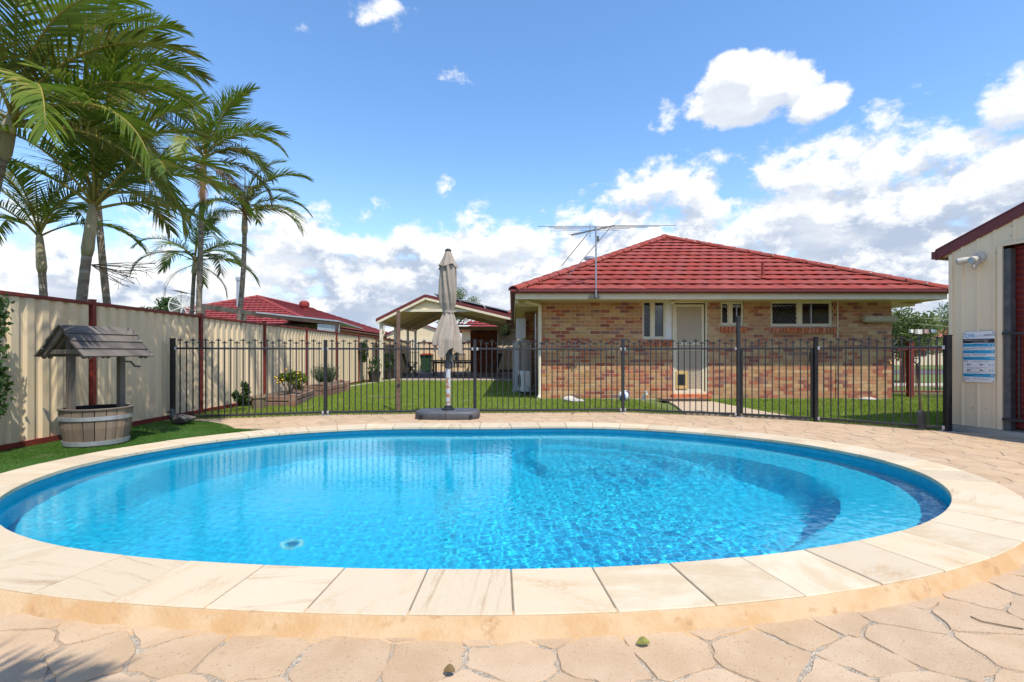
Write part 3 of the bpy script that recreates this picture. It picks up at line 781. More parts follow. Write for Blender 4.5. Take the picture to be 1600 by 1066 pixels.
fence_bays(pf, FP[0], FP[1], 24); fence_bays(pf, FP[1], FP[2], 25, phase=0); fence_bays(pf, FP[2], FP[3], 26); fence_bays(pf, FP[3], FP[4], 19)
def posts(root, p, w, h, m, cap=True):
    mb = MB(); mb.box((p[0], p[1], h/2), (w, w, h)); po = mb.build('post', m, root, bevel=.004)
    mb = MB(); mb.box((p[0], p[1], h+.008), (w+.008, w+.008, .016)); mb.build('post_cap', m, po, bevel=.004)
    if cap:
        mb = MB(); mb.box((p[0], p[1], .006), (w+.07, w+.05, .012)); mb.build('base_plate', M['bracket'], po)
posts(pf, FP[0], .062, 1.33, M['fenceposts'], False); posts(pf, FP[1], .055, 1.32, M['fenceblack']); posts(pf, FP[2], .055, 1.33, M['fenceblack']); posts(pf, FP[3], .055, 1.35, M['fenceblack'])
posts(pf, FP[4], .055, 1.72, M['fenceblack'], True)
pf2 = thing('pool_fence', 'short oblique bay of black pool fence between the gate and the shed', 'fence', (5.4, 7.5, 0))
posts(pf2, FP[5], .055, 1.35, M['fenceposts'], False); posts(pf2, FP[6], .075, 1.34, M['fenceposts'], True)
fence_bays(pf2, FP[5], FP[6], 15)
gate = thing('pool_gate', 'black pool gate with spear finials hung on the tall latch post', 'gate', (4.4, 8.3, 0))
ga = Vector(FP[4]); gb = Vector(FP[5]); gd = (gb-ga).normalized()
fence_bays(gate, tuple(ga+gd*.03), tuple(gb-gd*.03), 10, ends=(.03,.03), brk=False)
for p in (ga+gd*.055, gb-gd*.055):
    mb = MB(); mb.box((p.x, p.y, .62), (.03,.03,1.13)); mb.build('stile', M['fenceblack'], gate)
mb = MB(); mb.box((gb.x-gd.x*.06, gb.y-gd.y*.06, 1.05), (.05,.045,.14)); mb.build('latch', M['blackplastic'], gate, bevel=.006)
mb = MB(); mb.box((ga.x+gd.x*.05, ga.y+gd.y*.05, .30), (.04,.04,.10)); mb.box((ga.x+gd.x*.05, ga.y+gd.y*.05, 1.0), (.04,.04,.10)); mb.build('hinge', M['blackplastic'], gate)
# brown steel post just behind the fence
mb = MB(); mb.box((-2.13, 9.36, .95), (.062,.062,1.9)); mb.bar((-2.6,9.36,.27), (-2.13,9.36,.27), .012, .012)
bp = mb.build('steel_post', M['brownpost'], None, bevel=.005, label='slim rusty brown steel post standing in the lawn just behind the pool fence', cat='post')

# ---------------------------------------------------------------- wishing well
def well():
    c = Vector((-5.03, 6.05, 0)); root = thing('wishing_well', 'weathered timber wishing well planter with half barrel and little board roof', 'wishing well', c)
    ns = 20; rt, rb, h = .352, .30, .44
    for k in range(ns):
        a0 = 2*PI*k/ns+.012; a1 = 2*PI*(k+1)/ns-.012; am = (a0+a1)/2; mb = MB(); vs = []
        for (z, ro) in ((.0, rb), (h*.5, (rt+rb)/2+.012), (h, rt)):
            for r in (ro, ro-.028):
                for a in (a0, am, a1): vs.append(c+Vector((r*math.cos(a), r*math.sin(a), z)))
        f = []
        for j in range(2):
            o = j*6
            f += [(o,o+1,o+7,o+6),(o+1,o+2,o+8,o+7),(o+4,o+3,o+9,o+10),(o+5,o+4,o+10,o+11),(o+2,o+5,o+11,o+8),(o+3,o,o+6,o+9)]
        f += [(12,13,16,15),(13,14,17,16)]
        mb.add(vs, f); mb.build('stave', M['stave'], root)
    for z, w in ((.045,.05),(.335,.045)):
        r0 = lerp(rb, rt, z/h)+.014; mb = MB(); mb.lathe([(r0-.01,z-w/2),(r0,z-w/2),(r0+.004,z+w/2),(r0-.008,z+w/2)], c, 40, cap=False); mb.build('hoop', M['galv'], root, smooth=True)
    mb = MB(); mb.lathe([(rt-.045,h-.01),(rt+.012,h-.006),(rt+.014,h+.006),(rt-.04,h+.008)], c, 40, cap=False); mb.build('rim', M['wood'], root)
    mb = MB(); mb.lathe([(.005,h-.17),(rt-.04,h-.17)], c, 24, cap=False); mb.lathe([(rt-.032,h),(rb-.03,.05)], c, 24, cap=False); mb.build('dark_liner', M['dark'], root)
    ax = Vector((.29,.957,0)).normalized(); pr = Vector((.957,-.29,0)).normalized(); B = Matrix((ax, pr, Vector((0,0,1)))).transposed()
    W = lambda u, v, z: c+ax*u+pr*v+Vector((0,0,z))
    for s in (-1, 1):
        mb = MB(); mb.box(W(s*.28,0,.76), (.065,.07,1.0), B); mb.build('post', M['wood'], root, bevel=.004)
    ridge, eave, hw, hl = 1.405, 1.055, .365, .40
    L = math.hypot(ridge-eave, hw); sl = Vector((0, hw/L, -(ridge-eave)/L))
    for sgn in (-1, 1):
        for k in range(4):
            bw = L/4
            for pc in ((-hl, hl),):
                t0 = k*bw-.004; t1 = (k+1)*bw+.022; q0 = .030+.004*(k%2); 
                j = random.uniform(-.012,.012)
                pts = []
                dn = pr*sgn*hw/L+Vector((0,0,-(ridge-eave)/L)); nn = (pr*sgn*(ridge-eave)/L+Vector((0,0,hw/L)))
                top = c+Vector((0,0,ridge))
                lift0, lift1 = .004, .022
                P = [top+dn*t0+nn*lift0, top+dn*t1+nn*lift1, top+dn*t1+nn*(lift1+.016), top+dn*t0+nn*(lift0+.016)]
                mb = MB(); mb.extr([q+ax*(pc[0]+j) for q in P], ax*(pc[1]-pc[0])); mb.build('roof_board', M['woodx'], root)
        for u in (-.35, -.29, .29, .35):
            a = W(u, 0, ridge-.02); e = W(u, sgn*(hw-.02), eave-.005); mb = MB(); mb.bar(a, e, .035, .05); mb.build('rafter', M['wood'], root)
        mb = MB(); mb.bar(W(-hl+.03, sgn*(hw-.07), eave+.04), W(hl-.03, sgn*(hw-.07), eave+.04), .04, .04); mb.build('batten', M['wood'], root)
    for u in (-.33, .33):
        mb = MB(); mb.bar(W(u, -hw+.10, eave+.06), W(u, hw-.10, eave+.06), .03, .05); mb.build('tie_beam', M['wood'], root)
    mb = MB(); mb.tube([W(.30,0,.99), W(.40,0,.99), W(.44,.02,.93), W(.50,.03,.925)], [.014,.013,.013,.014], 6); mb.build('crank_handle', M['wood'], root)
well()

# ---------------------------------------------------------------- duck ornament by the fence post
def duck():
    c = Vector((-5.1, 7.72, 0)); root = thing('duck_ornament', 'grey cast stone duck ornament lying on the artificial turf by the end post', 'garden ornament', c)
    mb = MB(); rings = []
    P = [(-.17,.055,.02),(-.14,.062,.048),(-.07,.075,.078),(.02,.08,.082),(.11,.085,.058),(.18,.10,.03),(.23,.115,.008)]
    mb.tube([c+Vector((x*1.0, -.12*x, z)) for x, z, r in P], [r for *_, r in P], 12); mb.build('body', M['duck'], root, smooth=True)
    mb = MB(); mb.tube([c+Vector((-.12,.01,.09)), c+Vector((-.165,.015,.15)), c+Vector((-.165,.015,.185))], [.05,.034,.030], 10); mb.sphere(c+Vector((-.172,.015,.20)), .040, 12, 8); hd = mb.build('head', M['duck'], root, smooth=True)
    mb = MB(); mb.tube([c+Vector((-.20,.015,.195)), c+Vector((-.25,.012,.178))], [.018,.009], 8); mb.build('beak', M['duck'], hd, smooth=True)
    for s in (-1, 1):
        mb = MB(); mb.tube([c+Vector((-.07,s*.06,.09)), c+Vector((.04,s*.075,.10)), c+Vector((.16,s*.04,.105))], [.02,.036,.006], 8); mb.build('wing', M['duck'], root, smooth=True)
duck()

# ---------------------------------------------------------------- closed umbrella on its base
def umbrella():
    c = Vector((-1.09, 8.52, 0)); root = thing('closed_umbrella', 'closed taupe market umbrella on a rusty pole with grey weighted base beside the pool', 'umbrella', c)
    def halfbase(s):
        mb = MB(); n = 28; prof = [(0,0,.02),(.02,0,.0),(.10,.0,.0),(.127,.0,.02),(.134,.0,.05)]
        pts = []
        for k in range(n):
            a = 2*PI*k/n; ex = .28; x = math.copysign(abs(math.cos(a))**.55, math.cos(a)); y = math.copysign(abs(math.sin(a))**.62, math.sin(a))
            pts.append((x, y))
        vs = []; zs = [(0,.97),(.03,1.0),(.095,1.0),(.120,.975),(.134,.93),(.137,.80)]
        for z, sc in zs:
            for x, y in pts:
                X = s*.275+x*.268*sc
                X = max(x*.545*sc, .004) if s > 0 else min(x*.545*sc, -.004)
                vs.append(c+Vector((X, y*.325*sc, z)))
        m = len(zs); f = [(i*n+k, i*n+(k+1)%n, (i+1)*n+(k+1)%n, (i+1)*n+k) for i in range(m-1) for k in range(n)]+[tuple(range(n))[::-1], tuple((m-1)*n+k for k in range(n))]
        mb.add(vs, f); o = mb.build('base_weight', M['basegrey'], root, smooth=True)
        for xx in ((-.14 if s < 0 else .14),):
            mb = MB(); mb.box(c+Vector((s*.275+xx, -.322, .052)), (.05,.012,.06)); mb.build('handle_slot', M['blackplastic'], o)
    halfbase(-1); halfbase(1)
    mb = MB(); mb.lathe([(.11,.135),(.11,.155),(.085,.17),(.07,.175),(.065,.20),(.045,.215)], c, 20); mb.build('pole_socket', M['blackplastic'], root, smooth=True)
    mb = MB(); mb.tube([c+Vector((0,0,.19)), c+Vector((0,0,.84))], .042, 18); mb.build('lower_pole', M['rustpole'], root, smooth=True)
    mb = MB(); mb.tube([c+Vector((0,0,.82)), c+Vector((0,0,1.35))], .031, 14); mb.build('upper_pole', M['darksteel'], root, smooth=True)
    mb = MB(); mb.lathe([(.05,.84),(.058,.86),(.058,.93),(.04,.96),(.045,1.04),(.07,1.06),(.07,1.14),(.04,1.18)], c, 14)
    mb.box(c+Vector((.05,-.03,1.02)), (.07,.06,.11)); mb.tube([c+Vector((.04,-.05,1.0)), c+Vector((.10,-.08,.93)), c+Vector((.10,-.09,.86))], .012, 6); mb.tube([c+Vector((-.05,-.02,.98)), c+Vector((-.06,-.03,.70))], .009, 6); mb.build('crank_joint', M['darksteel'], root, smooth=True)
    # folded canopy
    rng = random.Random(3)
    def cloth(prof, name, folds, amp, hem, seed, m=M['canopy'], nseg=96):
        r2 = random.Random(seed); ph = [r2.uniform(0,6.28) for _ in range(6)]; vs = []; nz = len(prof)
        for i, (z, r, xo, am) in enumerate(prof):
            for k in range(nseg):
                a = 2*PI*k/nseg
                tw = a+.25*math.sin(z*2.2+ph[0])+.10*math.sin(z*5+a*2+ph[1])
                fo = math.cos(folds*tw/1.0+ph[2]); fo = math.copysign(abs(fo)**.7, fo)
                rr = r*(1+am*fo+am*.45*math.sin((folds+3)*tw+ph[3]+z*3))
                zz = z
                if hem and i >= nz-3: zz = z-hem*(i-(nz-3))/2*(.5+.5*math.cos(folds/2*tw+ph[4]))**1.2-hem*.5*(i-(nz-3))/2*(math.cos(a-ph[5]))
                vs.append(c+Vector((xo+rr*math.cos(a), rr*math.sin(a), zz)))
        f = [(i*nseg+k, i*nseg+(k+1)%nseg, (i+1)*nseg+(k+1)%nseg, (i+1)*nseg+k) for i in range(nz-1) for k in range(nseg)]
        mb = MB(); mb.add(vs, f); return mb.build(name, m, root, smooth='all')
    def interp(pts, n):
        out = []
        for i in range(n):
            t = i/(n-1); z = lerp(pts[0][0], pts[-1][0], t)
            for j in range(len(pts)-1):
                if pts[j][0] >= z >= pts[j+1][0]:
                    u = (pts[j][0]-z)/max(1e-9, pts[j][0]-pts[j+1][0]); u = u*u*(3-2*u); out.append(tuple(lerp(pts[j][q], pts[j+1][q], u) for q in range(4))); break
        out[0] = (pts[0][0], *out[0][1:]); return out
    cloth(interp([(2.64,.118,0,.06),(2.50,.130,.0,.10),(2.30,.138,-.005,.13),(2.1,.140,-.005,.14),(1.95,.125,.0,.16),(1.83,.088,.005,.14),(1.77,.085,.005,.14),(1.68,.115,.0,.16),(1.50,.165,-.01,.18),(1.34,.205,-.02,.2),(1.27,.215,-.02,.2)], 60), 'canopy', 8, .1, .17, 21)
    cloth(interp([(2.84,.048,0,.02),(2.76,.075,0,.07),(2.66,.115,0,.09),(2.60,.150,0,.10),(2.585,.155,0,.1)], 14), 'vent_flap', 8, .06, .05, 8)
    mb = MB(); mb.lathe([(.052,2.83),(.056,2.85),(.045,2.87),(.02,2.885)], c, 16); mb.build('finial_cap', M['blackplastic'], root, smooth=True)
    mb = MB(); mb.lathe([(.094,1.785),(.098,1.79),(.098,1.815),(.094,1.82)], c+Vector((.005,0,0)), 24, cap=False); mb.build('tie_strap', M['canopy'], root, smooth=True)
umbrella()
# ---------------------------------------------------------------- main house
HX0, HX1, HY = .70, 9.20, 12.10
house = thing('brick_house', 'single storey mottled brick house with red tiled hip roof behind the pool fence', 'house', (4.95, HY, 0))
def X3(px, Y=HY): return (px-800)*Y/FPX
def Z3(py, Y=HY): return EYE+(553-py)*Y/FPX
WIN1 = (X3(1003.5), X3(1050.5), Z3(530), 2.385)
DOOR = (X3(1051), X3(1106), .12, 2.385)
WIN2 = (X3(1126), X3(1162), Z3(508.5), Z3(471))
WIN3 = (X3(1204), X3(1301), Z3(510), Z3(470))
OPEN = [WIN1, (DOOR[0], DOOR[1], DOOR[2], 2.385), WIN2, WIN3]
WT = 2.40
def holed(mb, x0, x1, z0, z1, holes, y0, y1):
    xs = sorted({x0, x1}|{h[0] for h in holes}|{h[1] for h in holes}); zs = sorted({z0, z1}|{h[2] for h in holes}|{min(h[3], z1) for h in holes})
    for i in range(len(xs)-1):
        for j in range(len(zs)-1):
            cx, cz = (xs[i]+xs[i+1])/2, (zs[j]+zs[j+1])/2
            if any(h[0] < cx < h[1] and h[2] < cz < h[3] for h in holes): continue
            mb.bx(xs[i], xs[i+1], y0, y1, zs[j], zs[j+1])
mb = MB(); holed(mb, HX0+.006, HX1-.006, -.05, WT, OPEN, HY, HY+.10)
fwall = mb.build('wall', M['mortar'], house)
BW, BH, J = .230, .076, .010
def brick_layout(x0, x1, z0, z1, holes, extra=()):
    """running bond: list of (xa, xb, za)"""
    out = []; row = 0; z = z0
    while z+BH <= z1+.001:
        x = x0-(BW+J)*(.5 if row % 2 else 0)
        while x < x1:
            segs = [(max(x, x0), min(x+BW, x1))]
            for h in holes:
                if z+BH > h[2]+.002 and z < h[3]-.002:
                    ns = []
                    for a, b_ in segs:
                        if b_ <= h[0] or a >= h[1]: ns.append((a, b_)); continue
                        if a < h[0]: ns.append((a, h[0]))
                        if b_ > h[1]: ns.append((h[1], b_))
                    segs = ns
            for a, b_ in segs:
                if b_-a > .025: out.append((a, b_, z))
            x += BW+J
        z += BH+J; row += 1
    return out
def brick_mesh(m):
    mb = MB(); mb.box((0,0,0), (BW, .05, BH)); return mb.mesh('brick', m, bevel=.005)
M['darkalu'] = mat('weathered_aluminium', (.16,.15,.15), (.12,.11,.11), 20, .6)
ME_BRICK = [brick_mesh(M['brick%d' % i]) for i in range(7)]
def pick(rng, zz):
    r = rng.random()
    w = [.30,.13,.17,.13,.10,.05,.12] if zz > 1.0 else [.24,.11,.15,.18,.10,.03,.19]  # mix splits at the eave-shadow line: sunlit warmth painted into the lower bricks
    acc = 0
    for i, q in enumerate(w):
        acc += q
        if r < acc: return i
    return 0
rng = random.Random(21)
sills = [(WIN1[0]+.02, X3(1050), Z3(541), Z3(531)), (WIN2[0]-.03, WIN2[1]+.06, Z3(520), Z3(510)), (WIN3[0]+.0, WIN3[1]+.06, Z3(520.5), Z3(511))]
holes = OPEN+[(s[0]-.01, s[1]+.01, s[2]-.008, s[3]+.02) for s in sills]
# cover gap under the door step
lay = brick_layout(HX0, HX1, .02, WT, holes)
full = [b_ for b_ in lay if b_[1]-b_[0] > BW-.002]
full.sort(key=lambda b_: math.hypot(b_[0]+BW/2, b_[2]-EYE)); chosen = set(id(b_) for b_ in full[:300])
rest = MB()
for b_ in lay:
    k = pick(rng, b_[2]); y = HY+.0205+rng.uniform(-.0015,.0015)
    if id(b_) in chosen: put(ME_BRICK[k], 'brick', fwall, ((b_[0]+b_[1])/2, y+.0, b_[2]+BH/2))
    else: rest.cur = k; rest.box(((b_[0]+b_[1])/2, y, b_[2]+BH/2), (b_[1]-b_[0], .05, BH))
rest.build('bricks_beyond', [M['brick%d' % i] for i in range(7)], fwall, kind='stuff')
# side wall towards the patio (faces -x) and the rest of the shell
def side_bricks(parent, x, y0, y1, z0, z1, nx, name, seed=3, holes=()):
    rg = random.Random(seed); mb = MB()
    for a, b_, z in brick_layout(y0, y1, z0, z1, holes):
        mb.cur = pick(rg, z); mb.box((x, (a+b_)/2, z+BH/2), (.05, b_-a, BH))
    return mb.build(name, [M['brick%d' % i] for i in range(7)], parent, kind='stuff')
mb = MB(); mb.bx(HX0+.006, HX0+.10, HY+.102, 15.2, -.05, WT); swall = mb.build('side_wall', M['mortar'], house); side_bricks(swall, HX0+.022, HY+.03, 15.2, .02, WT, -1, 'side_bricks')
mb = MB(); mb.bx(HX0-.30, HX0-.2, 15.2, 20.5, -.05, WT); swall2 = mb.build('side_wall', M['mortar'], house); side_bricks(swall2, HX0-.29, 15.2, 20.5, .02, WT, -1, 'side_bricks', 4)
mb = MB(); mb.bx(HX0-.2, HX0+.1, 15.2, 15.3, -.05, WT); mb.build('return_wall', M['mortar'], house)
rg = random.Random(6); mb = MB()
for a, b_, z in brick_layout(HX0-.3, HX0-.0, .02, WT, ()): mb.cur = pick(rg, z); mb.box(((a+b_)/2, 15.19, z+BH/2), (b_-a, .05, BH))
mb.build('return_bricks', [M['brick%d' % i] for i in range(7)], house, kind='stuff')
mb = MB(); mb.bx(HX1-.10, HX1-.006, HY+.102, 27, -.05, WT); mb.bx(HX0+.1, HX1-.1, 26.9, 27, -.05, WT); w3 = mb.build('side_wall', M['mortar'], house)
side_bricks(w3, HX1-.022, HY+.03, 16, .02, WT, 1, 'side_bricks', 8)
# near-black panels: the dim room's shade put into colour behind the windows
mb = MB(); mb.bx(HX0+.12, HX1-.12, HY+.9, HY+.95, 0, WT); mb.bx(HX0+.12, HX1-.12, HY+.12, HY+.9, WT-.03, WT-.01); mb.build('dim_room_panels', M['dark'], house)
# rowlock sills
ME_SILL = None
for s in sills:
    mb = MB(); mb.bx(s[0], s[1], HY-.005, HY+.08, s[2]-.004, s[3]); sl = mb.build('window_sill', M['mortar'], house)
    n = int((s[1]-s[0])/.086)+0; w = (s[1]-s[0])/n
    if ME_SILL is None: q = MB(); q.box((0,0,0), (.076,.16,.15)); ME_SILL = q.mesh('sill_brick', M['sill'], bevel=.005)
    for k in range(n):
        put(ME_SILL, 'sill_brick', sl, (s[0]+w*(k+.5), HY-.005, (s[2]+s[3])/2), rot=(math.radians(12),0,0), scale=(w/.086,1,(s[3]-s[2])/.17))
# windows
def frame(mb, x0, x1, z0, z1, y, w=.045, d=.06):
    mb.bx(x0, x0+w, y, y+d, z0, z1); mb.bx(x1-w, x1, y, y+d, z0, z1); mb.bx(x0+w, x1-w, y+.001, y+d-.001, z1-w, z1); mb.bx(x0+w, x1-w, y+.001, y+d-.001, z0, z0+w)
def grille(parent, x0, x1, z0, z1, y, m, dx=.085, dz=.115, w=.006, name='security_grille'):
    mb = MB(); k = dz/dx
    s = x0-(z1-z0)/k
    while s < x1:
        for sg in (1, -1):
            pts = []
            # line z = z0 + sg*k*(x-s') clipped
            if sg == 1: xa, xb = max(s, x0), min(s+(z1-z0)/k, x1); za, zb = z0+k*(xa-s), z0+k*(xb-s)
            else: xa, xb = max(s, x0), min(s+(z1-z0)/k, x1); za, zb = z1-k*(xa-s), z1-k*(xb-s)
            if xb-xa > .01: mb.bar((xa,y,za), (xb,y,zb), w, w)
        s += dx
    return mb.build(name, m, parent, kind='stuff')
def window(o, panes, inner='dark', curt=()):
    mb = MB(); y = HY+.025; frame(mb, o[0]+.002, o[1]-.002, o[2]+.002, min(o[3], WT)-.002, y, .04, .07)
    fr = mb.build('window', M['creamtrim'], house, bevel=.004)
    for i, (a, b_, g) in enumerate(panes):
        mb = MB(); frame(mb, a, b_, o[2]+.042, min(o[3], WT)-.042, y+.012, .022, .045); mb.build('sash', M['creamtrim'] if not g == 'dark' else M['darksteel'], fr)
        mb = MB(); mb.bx(a+.02, b_-.02, y+.035, y+.040, o[2]+.06, min(o[3], WT)-.06); mb.build('pane', M['glass'], fr)
        if g == 'grille': grille(fr, a+.02, b_-.02, o[2]+.06, min(o[3], WT)-.06, y+.008, M['darksteel'])
        if i in curt:
            mb = MB(); n = 24; zt, zb = min(o[3], WT)-.05, o[2]+.05; vs = []
            for k in range(n+1):
                x = lerp(a+.4*(b_-a), b_, k/n); yy = HY+.16+.018*math.sin(k*1.9); vs += [(x, yy, zb), (x, yy, zt)]
            mb.add(vs, [(2*k, 2*k+2, 2*k+3, 2*k+1) for k in range(n)]); mb.build('curtain', M['curtain'], fr, smooth=True)
    return fr
xm = lambda a: X3(a)
window((WIN1[0], X3(1039.8), WIN1[2], WT), [(X3(1005.5), X3(1017.5), 'grille'), (X3(1022.5), X3(1038.5), '')], curt=(1,))
mb = MB(); mb.bx(X3(1017.7), X3(1022.3), HY+.027, HY+.09, WIN1[2]+.045, WT-.045); mb.build('mullion', M['creamtrim'], house)
mb = MB(); mb.bx(X3(1040), X3(1050.4), HY+.03, HY+.10, WIN1[2], WT-.002); mb.build('side_panel', M['white'], house)
window(WIN2, [(X3(1128), X3(1139), 'grille'), (X3(1144.5), X3(1160.5), '')])
mb = MB(); mb.bx(X3(1139.2), X3(1144.3), HY+.027, HY+.09, WIN2[2]+.045, WIN2[3]-.045); mb.build('mullion', M['creamtrim'], house)
mb = MB(); mb.bx(X3(1151.5), X3(1153), HY+.035, HY+.08, WIN2[2]+.045, WIN2[3]-.045); mb.build('mullion', M['aluminium'], house)
window(WIN3, [(X3(1206.5), X3(1247), 'grille'), (X3(1253.5), X3(1298.5), '')])
mb = MB(); mb.bx(X3(1247.2), X3(1253.3), HY+.027, HY+.09, WIN3[2]+.045, WIN3[3]-.045); mb.build('mullion', M['creamtrim'], house)
mb = MB(); mb.bx(X3(1268), X3(1269.8), HY+.035, HY+.08, WIN3[2]+.045, WIN3[3]-.045); mb.build('mullion', M['aluminium'], house)
# screen door
mb = MB(); frame(mb, DOOR[0]+.002, DOOR[1]-.002, .12, WT-.03, HY+.015, .05, .09); df = mb.build('door_frame', M['creamtrim'], house, bevel=.004)
mb = MB(); x0, x1 = X3(1054.5), X3(1100.8); zt, zb = Z3(475.5), .17
frame(mb, x0, x1, zb, zt, HY+.03, .055, .035); mb.bx(x0+.05, x1-.05, HY+.032, HY+.062, Z3(539), Z3(535)); mb.bx(x0+.05, x1-.05, HY+.032, HY+.062, Z3(548), Z3(545))
door = mb.build('screen_door', M['creamtrim'], house, bevel=.004)
mb = MB(); mb.bx(x0+.05, x1-.05, HY+.058, HY+.060, zb+.05, zt-.05); mb.build('screen', M['screen'], door)
mb = MB(); mb.bx(x0+.02, x1-.02, HY+.085, HY+.105, zb, zt); mb.build('timber_door', mat('brown_door', (.22,.16,.12), (.18,.13,.10), 3, .5, stretch=(4,4,.4)), house)
g = grille(door, x0+.05, x1-.05, zb+.05, zt-.05, HY+.040, M['creamtrim'], .052, .095, .0045)
mb = MB(); mb.bx(x0+.03, X3(1074.5), HY+.012, HY+.030, Z3(608), Z3(580)); cf = mb.build('pet_door', M['gold'], door, bevel=.004)
mb = MB(); mb.bx(X3(1059), X3(1071), HY+.006, HY+.011, Z3(602), Z3(585)); mb.build('pet_flap', M['blackplastic'], cf)
mb = MB(); mb.bx(DOOR[0]-.04, DOOR[1]+.06, HY-.10, HY+.05, .0, .115); mb.build('door_step', M['sill'], house, bevel=.006)
# outdoor lamp above the side panel
mb = MB(); mb.lathe([(.03,0),(.075,-.005),(.085,-.03),(.06,-.06),(.02,-.075)], (X3(1048), HY-.12, 2.352), 16); mb.build('eave_lamp', M['creamtrim'], house, smooth=True)
# fittings on the wall
mb = MB(); mb.tube([(X3(1307), HY-.045, .05), (X3(1307), HY-.045, 2.39)], .013, 8)
for z in (.5,1.1,1.7,2.2): mb.box((X3(1307), HY-.04, z), (.05,.03,.02))
mb.build('conduit', M['creamtrim'], house, smooth=True)
mb = MB(); yy = HY-.07; mb.tube([(X3(843.5), yy, 2.25), (X3(843.5), yy, .12), (X3(842.5), yy-.05, .05), (X3(840.5), yy-.16, .02)], .045, 12)
mb.tube([(X3(820,HY-.5)+.0, HY-.35, 2.33), (X3(843.5), yy, 2.26), (X3(843.5), yy, 2.0)], .045, 12); mb.build('downpipe', M['creamtrim'], house, smooth=True)
# eaves: soffit, fascia, gutter
EX0, EX1, EY, EZ = .045, 9.98, 11.38, 2.37
RB = 27.6
mb = MB(); mb.bx(EX0+.05, EX1-.05, EY+.05, HY+.2, EZ+.002, EZ+.012); mb.bx(EX0+.05, HX0+.2, HY+.2, RB, EZ+.002, EZ+.012); mb.bx(HX1-.2, EX1-.05, HY+.2, RB, EZ+.002, EZ+.012); mb.build('soffit', M['soffit'], house)
mb = MB()
mb.bx(EX0+.03, EX1-.03, EY+.03, EY+.055, EZ-.03, EZ+.12)
mb.bx(EX0+.03, EX0+.055, EY+.056, RB, EZ-.03, EZ+.12); mb.bx(EX1-.055, EX1-.03, EY+.056, RB, EZ-.03, EZ+.12)
mb.build('fascia', M['creamtrim'], house)
def gutter(parent, pts, m, w=.115, h=.095, z=EZ+.10):
    mb = MB(); prof = [(0,0),(-.09,0),(-w,.03),(-w,h-.015),(-w-.008,h),(-w+.01,h),(-w+.012,.03),(0,.02)]
    a = Vector(pts[0]); b_ = Vector(pts[1]); d = (b_-a).normalized(); nn = Vector((d.y, -d.x, 0))
    vs = []
    for p in (a, b_):
        for q, zz in prof: vs.append(p+nn*(-q)+Vector((0,0,z+zz)))
    n = len(prof); mb.add(vs, [(i, (i+1)%n, n+(i+1)%n, n+i) for i in range(n)]+[tuple(range(n)), tuple(range(n,2*n))[::-1]])
    mb.build('gutter', m, parent)
gutter(house, [(EX0-.08, EY+.03, 0), (EX1+.08, EY+.03, 0)], M['gutter'])
gutter(house, [(EX0+.03, RB, 0), (EX0+.03, EY+.03, 0)], M['gutter'])
gutter(house, [(EX1-.03, EY+.03, 0), (EX1-.03, RB, 0)], M['gutter'])
# white eave brackets / rafter end seen at the left corner and right end
mb = MB(); mb.bar((EX0+.06, 12.05, 2.28), (HX0-.02, 12.05, 2.28), .07, .09); mb.bar((EX0+.07, 11.6, 2.31), (EX0+.07, 12.1, 2.27), .07, .08); mb.build('eave_outrigger', M['creamtrim'], house)
mb = MB(); mb.bar((HX1+.0, 12.25, 2.24), (HX1+.66, 12.25, 2.30), .08, .08); mb.bar((HX1+.62, 12.0, 2.33), (HX1+.62, 12.6, 2.33), .07, .05); mb.build('eave_outrigger', M['creamtrim'], house)

